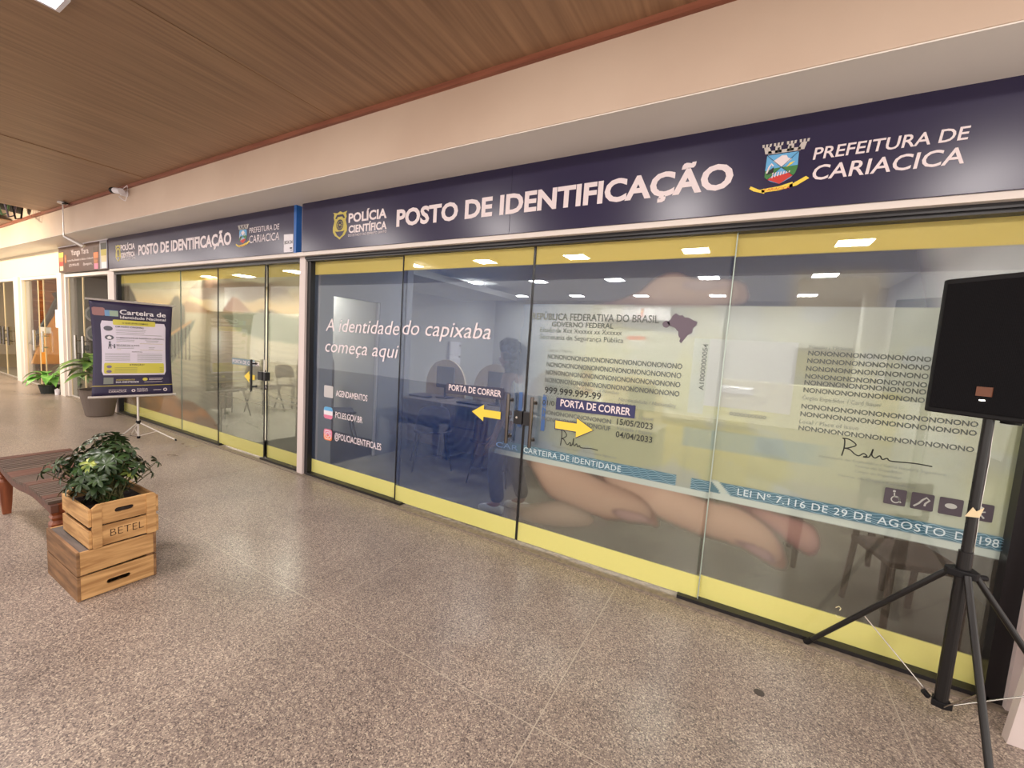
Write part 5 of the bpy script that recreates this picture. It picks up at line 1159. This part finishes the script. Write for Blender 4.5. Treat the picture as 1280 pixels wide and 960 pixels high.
for p in cands:
    o = bpy.data.objects.new('leaf', rr.choice(whorls[:7]) if rr.random() > 0.10 else whorls[7]); C.objects.link(o); o.parent = sp; o.location = p
    tilt = Vector((p.x, p.y, 0.12)).normalized(); o.rotation_mode = 'QUATERNION'; o.rotation_quaternion = Vector((0, 0, 1)).rotation_difference(tilt) @ Matrix.Rotation(rr.uniform(0, 6.28), 4, 'Z').to_quaternion()
    s_ = rr.uniform(0.68, 1.0); o.scale = (s_, s_, s_)
    a = Vector((rr.uniform(-0.05, 0.05), rr.uniform(-0.05, 0.05), 0)); m_ = Vector((p.x * 0.55, p.y * 0.55, p.z * 0.5)); st.tube([a, m_, p], [0.004, 0.003, 0.002], 5)
st.build('stems', M_STEM, sp)

# big potted plant behind the banner
def broad_leaf(mb, base, d, L_, W_, droop, rise):
    d = Vector((d[0], d[1], 0)).normalized(); side = Vector((-d.y, d.x, 0)); rows = []
    for i in range(9):
        t = i / 8; w = math.sin(PI * (0.06 + 0.94 * t) ** 0.8) * W_ / 2 if i < 8 else 0.0
        c = base + d * L_ * t + Vector((0, 0, rise * t - droop * t * t)); rows.append([c - side * w + Vector((0, 0, 0.18 * w)), c, c + side * w + Vector((0, 0, 0.18 * w))])
    vs = [p for r_ in rows for p in r_]; fs_ = []
    for i in range(8):
        a = i * 3; b = a + 3; fs_ += [(a, a + 1, b + 1, b), (a + 1, a + 2, b + 2, b + 1)]
    mb.add(vs, fs_)
pp = tag(empty('potted_plant', (-9.0, -0.30, 0)), 'large leafy plant in a tall grey pot behind the banner', 'potted plant')
MB().lathe([(0.155, 0.0), (0.17, 0.02), (0.235, 0.40), (0.245, 0.43), (0.225, 0.43), (0.215, 0.39)], 28, sq=False).build('pot', M_POTG, pp, smooth=False)
MB().lathe([(0.21, 0.38), (0.21, 0.395)], 20).build('soil', M_SOIL, pp)
rr = random.Random(5)
for k in range(12):
    a = [3.3, 3.9, 4.5, 3.2, 5.2, 4.8, 5.6, 5.9, 3.6, 4.2, 5.0, 3.35][k]; rise = [0.18, 0.10, 0.22, 0.3, 0.2, 0.35, 0.2, 0.2, 0.45, 0.4, 0.3, 0.05][k]
    mb = MB(); h0 = 0.64 + 0.09 * (k % 4); mb.tube([(0, 0, 0.38), (0.03 * math.cos(a), 0.03 * math.sin(a), h0)], 0.008, 6)
    broad_leaf(mb, Vector((0.03 * math.cos(a), 0.03 * math.sin(a), h0)), (math.cos(a), math.sin(a)), rr.uniform(0.38, 0.52), 0.17, rise * 0.9 + 0.15, rise + 0.05); mb.build('leaf', M_LEAFB, pp, smooth=True)
p2 = tag(empty('potted_plant', (-12.15, -0.16, 0)), 'small bright green plant in a dark pot by the far glass door', 'potted plant')
MB().lathe([(0.12, 0.0), (0.15, 0.15), (0.16, 0.17), (0.145, 0.17)], 20).build('pot', M_POTB, p2); MB().lathe([(0.14, 0.13), (0.14, 0.15)], 16).build('soil', M_SOIL, p2)
for k in range(14):
    a = 2 * PI * k / 14 * 1.9; mb = MB(); h0 = 0.30 + 0.05 * (k % 3); b_ = Vector((0.10 * math.cos(a), 0.10 * math.sin(a), h0)); mb.tube([(0, 0, 0.14), b_], 0.006, 5)
    broad_leaf(mb, b_, (math.cos(a), math.sin(a)), rr.uniform(0.24, 0.38), 0.17, 0.30, 0.16); mb.build('leaf', M_LEAFS, p2, smooth=True)
tg = tag(MB().lathe([(0.035, 0), (0.04, 0.10), (0.0, 0.13)], 10).build('white_bottle', M_PAPER), 'tiny white item on the floor beside the small pot', 'bottle'); tg.location = (-11.84, -0.12, 0)

# ================================================================== BANNER ON TRIPOD
bx = tag(empty('banner_stand', (-6.84, -0.56, 0)), 'navy portrait banner hung on a silver tripod stand', 'banner')
A_ = Vector((-0.055, -0.40, 0)); B_ = Vector((0.075, 0.375, 0)); ud = (B_ - A_); BW = ud.length; ud.normalize(); nrm = Vector((ud.y, -ud.x, 0))
ZT_, ZB_ = 1.775, 0.60
class BPl:
    """bowed banner cloth: u along the width, v up, in metres"""
    def p(s, u, v, d=0.0):
        t = (v - ZB_) / (ZT_ - ZB_); q = 2 * u / BW - 1
        u2 = BW / 2 + (u - BW / 2) * (1 - 0.05 * math.sin(PI * min(max(t, 0), 1))) + 0.01 * math.sin(3 * t)
        dep = -0.045 * abs(q) ** 5 * math.sin(PI * min(max(t, 0), 1)) + 0.006 * math.sin(5 * q + 3 * t)
        o = A_ + ud * u2 + nrm * (dep + 0.02 + d); return Vector((o.x, o.y, v))
bpl = BPl()
nu, nv = 26, 22; vs = [bpl.p(BW * i / nu, ZB_ + (ZT_ - ZB_) * j / nv) for j in range(nv + 1) for i in range(nu + 1)]
fs_ = [(j * (nu + 1) + i, j * (nu + 1) + i + 1, (j + 1) * (nu + 1) + i + 1, (j + 1) * (nu + 1) + i) for j in range(nv) for i in range(nu)]
cl = MB().add(vs, fs_).build('banner_cloth', M_BANNER, bx, smooth=True)
s = cl.modifiers.new('thick', 'SOLIDIFY'); s.thickness = 0.0015; s.offset = 0
H_ = ZT_ - ZB_
def U(u): return u * BW
def W(v): return ZT_ - v * H_
def bpoly(x0, x1, v0, v1, m, name, lift, r=0.0, nx=8, nz=8):
    """rectangle that follows the cloth"""
    vv = []; ff = []
    for j in range(nz + 1):
        for i in range(nx + 1):
            a = i / nx; b = j / nz; uu = U(x0 + (x1 - x0) * a); 
            if r and (j == 0 or j == nz): uu = U(x0 + r + (x1 - x0 - 2 * r) * a)
            vv.append(bpl.p(uu, W(v0 + (v1 - v0) * b), lift))
    for j in range(nz):
        for i in range(nx): ff.append((j * (nx + 1) + i, (j + 1) * (nx + 1) + i, (j + 1) * (nx + 1) + i + 1, j * (nx + 1) + i + 1))
    return link(name, MB().add(vv, ff).mesh(name), m, cl)
def btext(st_, x0, x1, v, cap, m, name, lift=0.006, bold=0.01): return Print(bpl, lift).text(st_, U(x0), U(x1), W(v), cap * H_, bold).done(name, m, cl)
bpoly(0.10, 0.915, 0.205, 0.775, M_LILAC, 'info_panel', 0.003, 0.02, 10, 14)
bpoly(0.245, 0.775, 0.188, 0.243, M_OLIVE, 'heading_tab', 0.005, 0.01)
bpoly(0.125, 0.89, 0.645, 0.757, M_OLIVE, 'attention_box', 0.005, 0.01)
bpoly(0.0, 0.995, 0.885, 0.892, M_GOLD, 'gold_line', 0.004, 0, 12, 1)
bpoly(0.125, 0.24, 0.80, 0.868, M_LINEG, 'blank_square', 0.004)
bpoly(0.16, 0.315, 0.095, 0.155, M_PALEBLUE, 'card_picture', 0.005); bpoly(0.215, 0.315, 0.098, 0.153, mat('pale_green_print', rgb(150, 170, 150), 0.5), 'card_tint', 0.006)
bpoly(0.02, 0.165, 0.072, 0.155, mat('hand_print', rgb(150, 108, 108), 0.5), 'hand_picture', 0.004, 0.02)
btext('Carteira de', 0.335, 0.915, 0.128, 0.050, M_PAPER, 'title_lettering', bold=0.02); btext('Identidade Nacional', 0.335, 0.915, 0.172, 0.030, M_PAPER, 'subtitle_lettering', bold=0.016)
btext('O QUE LEVAR COMIGO', 0.355, 0.68, 0.226, 0.016, M_DARKTXT, 'tab_lettering', 0.008)
q = Print(bpl, 0.006)
q.text('CERTIDÃO (ORIGINAL)', U(0.27), U(0.62), W(0.268), 0.016 * H_, 0.012).text('COMPROVANTE DE RESIDÊNCIA (ORIGINAL)', U(0.275), U(0.895), W(0.382), 0.013 * H_, 0.012).text('MENORES DE 16 ANOS', U(0.275), U(0.56), W(0.46), 0.013 * H_, 0.01)
q.text('ADICIONAL', U(0.46), U(0.60), W(0.527), 0.010 * H_, 0.01).text('ATENÇÃO!', U(0.43), U(0.62), W(0.672), 0.018 * H_, 0.018, 0, 1.2)
q.done('panel_lettering', M_DARKTXT, cl)
q = Print(bpl, 0.005)
for v in (0.288, 0.303, 0.322, 0.34, 0.398, 0.412, 0.472, 0.487): q.line([(U(0.275), W(v)), (U(0.45), W(v)), (U(0.62 + 0.25 * ((v * 997) % 1)), W(v))], 0.004)
for v in (0.545, 0.56, 0.575, 0.59, 0.605, 0.62): q.line([(U(0.135), W(v)), (U(0.44), W(v))], 0.004).line([(U(0.53), W(v)), (U(0.70), W(v)), (U(0.87), W(v))], 0.004)
q.done('text_lines', M_LINEG, cl)
q = Print(bpl, 0.005)
for v in (0.432, 0.502): q.line([(U(0.275), W(v)), (U(0.6), W(v)), (U(0.88), W(v))], 0.003)
q.done('divider_lines', M_GOLD, cl)
q = Print(bpl, 0.007)
for v in (0.695, 0.71, 0.725, 0.742): q.line([(U(0.25), W(v)), (U(0.5), W(v)), (U(0.87), W(v))], 0.003)
q.done('attention_lines', M_GREYTXT, cl)
q = Print(bpl, 0.006); q.ring(U(0.185), W(0.283), 0.0, 0.030, 20, 1.4).ring(U(0.192), W(0.377), 0.0, 0.030, 20, 1.4)
q.ring(U(0.195), W(0.428), 0, 0.011, 12).line([(U(0.195), W(0.44)), (U(0.195), W(0.472))], 0.022).line([(U(0.185), W(0.465)), (U(0.18), W(0.495))], 0.008).line([(U(0.205), W(0.465)), (U(0.21), W(0.495))], 0.008).ring(U(0.25), W(0.45), 0, 0.007, 10).line([(U(0.25), W(0.457)), (U(0.25), W(0.49))], 0.014).line([(U(0.205), W(0.45)), (U(0.245), W(0.468))], 0.006)
q.done('round_icons', mat('icon_slate', rgb(92, 92, 102), 0.5), cl)
Print(bpl, 0.008).poly([(U(0.16), W(0.378)), (U(0.192), W(0.360)), (U(0.225), W(0.378)), (U(0.215), W(0.378)), (U(0.215), W(0.393)), (U(0.17), W(0.393)), (U(0.17), W(0.378))]).done('house_icon', M_PAPER, cl)
Print(bpl, 0.008).ring(U(0.185), W(0.685), 0.0, 0.018, 16, 1.4).ring(U(0.185), W(0.735), 0.0, 0.018, 16, 1.4).done('attention_icons', mat('icon_mauve', rgb(120, 106, 134), 0.5), cl)
btext('AGENDAMENTO', 0.27, 0.50, 0.833, 0.016, M_GOLD, 'schedule_lettering', bold=0.015); btext('SUA IDENTIDADE', 0.27, 0.55, 0.858, 0.017, M_PAPER, 'identity_lettering', bold=0.015)
Print(bpl, 0.006).ring(U(0.63), W(0.822), 0.0, 0.020, 16, 1.3).done('round_seal', M_OLIVE, cl)
q = Print(bpl, 0.006); q.line([(U(0.68), W(0.815)), (U(0.87), W(0.815))], 0.006).line([(U(0.68), W(0.828)), (U(0.85), W(0.828))], 0.005).line([(U(0.62), W(0.853)), (U(0.86), W(0.853))], 0.004)
q.text('PREFEITURA DE', U(0.19), U(0.40), W(0.938), 0.010 * H_, 0.0).text('CARIACICA', U(0.19), U(0.40), W(0.960), 0.018 * H_, 0.005).text('POLÍCIA', U(0.53), U(0.665), W(0.937), 0.014 * H_, 0.015).text('CIENTÍFICA', U(0.53), U(0.665), W(0.958), 0.012 * H_, 0.015).line([(U(0.735), W(0.944)), (U(0.84), W(0.944))], 0.006).ring(U(0.485), W(0.945), 0.010, 0.018).ring(U(0.895), W(0.944), 0.012, 0.022, 8)
q.done('logo_row', M_LETTER, cl)
MB().tube([A_ - ud * 0.03 + Vector((0, 0, ZT_ + 0.006)) + nrm * 0.02, B_ + ud * 0.03 + Vector((0, 0, ZT_ + 0.006)) + nrm * 0.02], 0.013, 12).build('top_bar', M_ALU, bx)
MB().tube([A_ - ud * 0.03 + Vector((0, 0, ZB_ - 0.006)) + nrm * 0.02, B_ + ud * 0.03 + Vector((0, 0, ZB_ - 0.006)) + nrm * 0.02], 0.016, 12).build('bottom_bar', M_ALU, bx)
PX, PY = 0.02, 0.02
MB().tube([(PX, PY, 0.05), (PX, PY, 1.80)], 0.013, 12).build('pole', M_ALU, bx)
MB().tube([(PX, PY, 0.225), (PX, PY, 0.265)], 0.026, 12).build('collar', M_BLACKP, bx); MB().tube([(PX, PY, 0.03), (PX, PY, 0.06)], 0.018, 12).build('pole_cap', M_BLACKP, bx)
for fx, fy in ((0.33, 0.31), (0.20, -0.34), (-0.34, 0.06)):
    l_ = MB().tube([(PX, PY, 0.245), (fx, fy, 0.008)], 0.008, 8).build('leg', M_ALU, bx); MB().tube([(fx * 0.97, fy * 0.97, 0.022), (fx, fy, 0.0)], 0.011, 8).build('rubber_foot', M_BLACKP, l_)
    MB().tube([(PX, PY, 0.06), ((PX + fx) / 2, (PY + fy) / 2, 0.13)], 0.0045, 6).build('brace', M_ALU, bx)

# ================================================================== SPEAKER ON STAND
SX, SY = 0.885, -0.345
ss = tag(empty('speaker_stand', (SX, SY, 0)), 'black tripod stand carrying the loudspeaker at the right', 'stand')
lo_ = MB().tube([(0, 0, 0.10), (0, 0, 0.80)], 0.0235, 18).build('lower_tube', M_TUBE, ss, smooth=False)
up_ = MB().tube([(0, 0, 0.70), (0, 0, 1.40)], 0.0175, 18).build('upper_tube', M_TUBE, ss)
hl = MB()
for z in (0.82, 0.92, 1.02, 1.10): hl.tube([(-0.016, -0.008, z), (-0.019, -0.0095, z)], 0.004, 8)
hl.build('pin_holes', M_BLACKI, up_)
hb_ = MB().prism([(-0.055, -0.014), (-0.02, -0.034), (0.03, -0.038), (0.05, -0.01), (0.042, 0.034), (-0.02, 0.038), (-0.055, 0.014)], 'z', 0.690, 0.722).build('hub', M_BLACKP, ss, bevel=0.005)
MB().tube([(0.045, 0.0, 0.70), (0.075, 0.01, 0.70)], 0.012, 12).build('knob', M_BLACKP, ss)
MB().prism([(-0.036, -0.02), (0.0, -0.030), (0.034, -0.02), (0.03, 0.026), (-0.02, 0.028)], 'z', 0.09, 0.118).tube([(-0.04, 0, 0.11), (-0.06, 0.0, 0.13)], 0.012, 10).build('lower_collar', M_BLACKP, ss, bevel=0.003)
feet = ((0.430 - SX, -0.065 - SY), (0.920 - SX, -0.740 - SY), (1.38 - SX, -0.42 - SY))
for k, (fx, fy) in enumerate(feet):
    n_ = Vector((fx, fy, 0)).normalized()
    l_ = MB().tube([(n_.x * 0.038, n_.y * 0.034, 0.705), (fx, fy, 0.012)], 0.0125, 14).build('leg', M_TUBE, ss); d_ = (Vector((fx, fy, 0.012)) - Vector((0, 0, 0.705))).normalized()
    MB().tube([Vector((fx, fy, 0.014)) - d_ * 0.05, Vector((fx, fy, 0.014))], 0.0145, 12).build('rubber_foot', M_BLACKP, l_)
    m_ = Vector((fx * 0.56, fy * 0.56, 0.705 - 0.693 * 0.56)); MB().tube([(n_.x * 0.03, n_.y * 0.03, 0.105), m_], 0.0028, 8).build('brace', M_STEEL, ss)
tp = MB().add([(-0.030, -0.022, 0.955), (0.012, -0.026, 0.960), (0.022, -0.024, 1.005), (0.000, -0.027, 0.985), (-0.012, -0.026, 1.0)], [(0, 1, 3), (1, 2, 3), (0, 3, 4)]).build('tape_scrap', M_TAPE, ss)
s = tp.modifiers.new('t', 'SOLIDIFY'); s.thickness = 0.001
MB().tube([(0.02, 0.014, 1.38), (0.024, 0.012, 1.2), (0.022, 0.010, 1.0), (0.026, 0.010, 0.74)], 0.0025, 6).build('pull_cord', M_STEEL, ss)
sk = tag(empty('loudspeaker', (SX + 0.062, SY - 0.002, 1.38), -0.766), 'black powered loudspeaker on the tripod stand at the right edge', 'loudspeaker')
# local: front towards -y
HS = 0.565
body = [(-0.205, -0.155), (-0.185, -0.17), (0.185, -0.17), (0.205, -0.155), (0.145, 0.17), (-0.145, 0.17)]
MB().prism(body, 'z', 0, HS).build('cabinet', M_BLACKP, sk, bevel=0.006)
MB().box(-0.180, 0.180, -0.176, -0.168, 0.02, HS - 0.02).build('grille', M_GRILLE, sk, bevel=0.003)
MB().box(-0.035, 0.012, -0.180, -0.176, 0.088, 0.125).build('badge', M_PLATE, sk)
MB().box(-0.022, -0.006, -0.179, -0.176, 0.070, 0.074).build('power_light', mat('led', (1, 1, 0.9, 1), 0.5, emit=((1, 0.97, 0.8, 1), 8)), sk)
MB().tube([(0, 0, -0.02), (0, 0, 0.02)], 0.03, 16).build('pole_socket', M_BLACKP, sk)
# white post beside the stand
wp = tag(empty('white_post', (1.13, -0.30, 0)), 'white painted post standing right of the speaker stand', 'post')
MB().add([(-0.015, -0.004, 0), (0.022, -0.004, 0), (0.50, -0.004, 0), (0.50, 0.04, 0), (-0.015, 0.04, 0), (0.14, -0.004, 2.0), (0.19, -0.004, 2.0), (0.50, -0.004, 2.0), (0.50, 0.04, 2.0), (0.14, 0.04, 2.0)],
         [(0, 1, 6, 5), (1, 2, 7, 6), (2, 3, 8, 7), (3, 4, 9, 8), (4, 0, 5, 9), (5, 6, 7, 8, 9), (0, 4, 3, 2, 1)]).build('board', M_PILLAR, wp)

# ================================================================== CEILING THINGS
def spot(loc, target, power, col, ang, blend=0.5, r=0.03):
    l = bpy.data.lights.new('spot', 'SPOT'); l.energy = power; l.color = col; l.spot_size = ang; l.spot_blend = blend; l.shadow_soft_size = r
    o = bpy.data.objects.new('added_lamp_light', l); C.objects.link(o); o.location = loc; o.rotation_euler = (Vector(target) - Vector(loc)).to_track_quat('-Z', 'Y').to_euler(); return o
ps = tag(empty('pendant_spotlight', (-9.16, -0.60, 3.25)), 'slim silver spotlight hanging on a rod from the wood ceiling', 'spotlight')
MB().lathe([(0.06, -0.02), (0.06, 0.0)], 16).build('canopy', M_ALU, ps); MB().box(0.05, 0.16, -0.02, 0.02, -0.035, -0.02).build('bracket', M_BLACKP, ps)
MB().tube([(0, 0, -0.02), (0.0, 0, -0.50)], 0.008, 8).build('rod', M_ALU, ps)
MB().tube([(0.0, 0.0, -0.49), (0.04, 0.06, -0.53), (0.13, 0.18, -0.61)], [0.02, 0.03, 0.03], 14).build('lamp_head', M_ALU, ps)
sc = tag(empty('security_camera', (-7.08, -0.55, 3.15)), 'small security camera with loose wire on the beam', 'camera')
MB().tube([(0, 0.03, 0), (0, -0.03, 0)], 0.035, 12).build('mount', M_PAPER, sc); MB().tube([(0.08, -0.05, 0.0), (-0.06, -0.07, 0.02)], 0.035, 14).build('housing', M_PAPER, sc, smooth=False)
MB().tube([(-0.06, -0.07, 0.02), (-0.12, -0.078, 0.028)], 0.037, 14).build('lens_hood', M_BLACKP, sc)
MB().tube([(0.07, -0.03, 0.04), (0.16, -0.02, 0.07), (0.18, -0.02, -0.03), (0.10, -0.02, -0.11), (0.0, -0.02, -0.08), (-0.10, -0.02, -0.03)], 0.004, 6).build('wire', M_PAPER, sc)
dl = tag(empty('ceiling_light', (-3.445, -2.03, 3.25)), 'small square downlight in the wood ceiling at the top left', 'ceiling light')
plate([(-0.09, -0.09), (0.09, -0.09), (0.09, 0.09), (-0.09, 0.09)], [[(-0.07, -0.07), (0.07, -0.07), (0.07, 0.07), (-0.07, 0.07)]], 'z', -0.015, 0, 'frame', M_PAPER, dl); MB().box(-0.07, 0.07, -0.07, 0.07, -0.01, -0.002).build('diffuser', mat('cool_led', rgb(255, 255, 255), 0.5, emit=((0.95, 0.97, 1.0, 1), 12)), dl)
dp = tag(MB().tube([(-11.6, -4.5, 3.52), (-11.25, -0.9, 3.45)], 0.13, 18).tube([(-11.27, -0.95, 3.45), (-11.25, -0.60, 3.42)], 0.145, 18).build('air_duct', mat('dark_duct', rgb(52, 50, 46), 0.6), smooth=False), 'black pipe inside the ceiling opening', 'pipe')
for k, (c_, xx) in enumerate(((M_BLACKP, 0.0), (mat('grey_cable', rgb(110, 100, 120), 0.5), 0.08), (mat('green_cable', rgb(90, 130, 90), 0.5), -0.06))):
    tag(MB().tube([(-10.50 - k * 0.13, -0.9 - 0.05 * k, 3.6), (-10.56 - k * 0.13, -0.85 - 0.05 * k, 3.35), (-10.70 - k * 0.13, -0.78 - 0.05 * k, 3.10 + 0.03 * k), (-10.80 - k * 0.13, -0.70 - 0.05 * k, 3.14 + 0.04 * k), (-10.84 - k * 0.13, -0.64 - 0.05 * k, 3.6)], 0.012, 8).build('loose_cable', c_, smooth=True), ('black', 'grey', 'green')[k] + ' loose cable drooping from the ceiling opening', 'cable')
# floor drain cap
fd = tag(MB().lathe([(0.022, 0.0), (0.022, 0.002)], 16).build('floor_cap', mat('cap_dark', rgb(70, 62, 56), 0.5)), 'small dark round cap set in the floor near the speaker stand', 'floor cap'); fd.location = (0.199, -0.606, 0.0)

# spotlights added out of frame on the left to warm and brighten the far shops
for k, x in enumerate((-11.5, -14.0, -16.5)):
    t = tag(empty('added_spotlight', (x, -2.6, 3.23)), ('nearest', 'middle', 'farthest')[k] + ' warm spotlight added out of view to brighten the far shops', 'spotlight', 'added warm spotlights')
    MB().tube([(0, 0, 0.02), (0, 0, -0.08)], 0.012, 8).build('stem', M_ALU, t); MB().tube([(0, -0.03, -0.06), (0, 0.10, -0.14)], 0.04, 14).build('lamp_head', M_ALU, t)
    spot((x, -2.47, 3.07), (x - 0.2, -0.2, 2.0), 300, (1.0, 0.84, 0.60), 2.3, 0.9, 0.05)
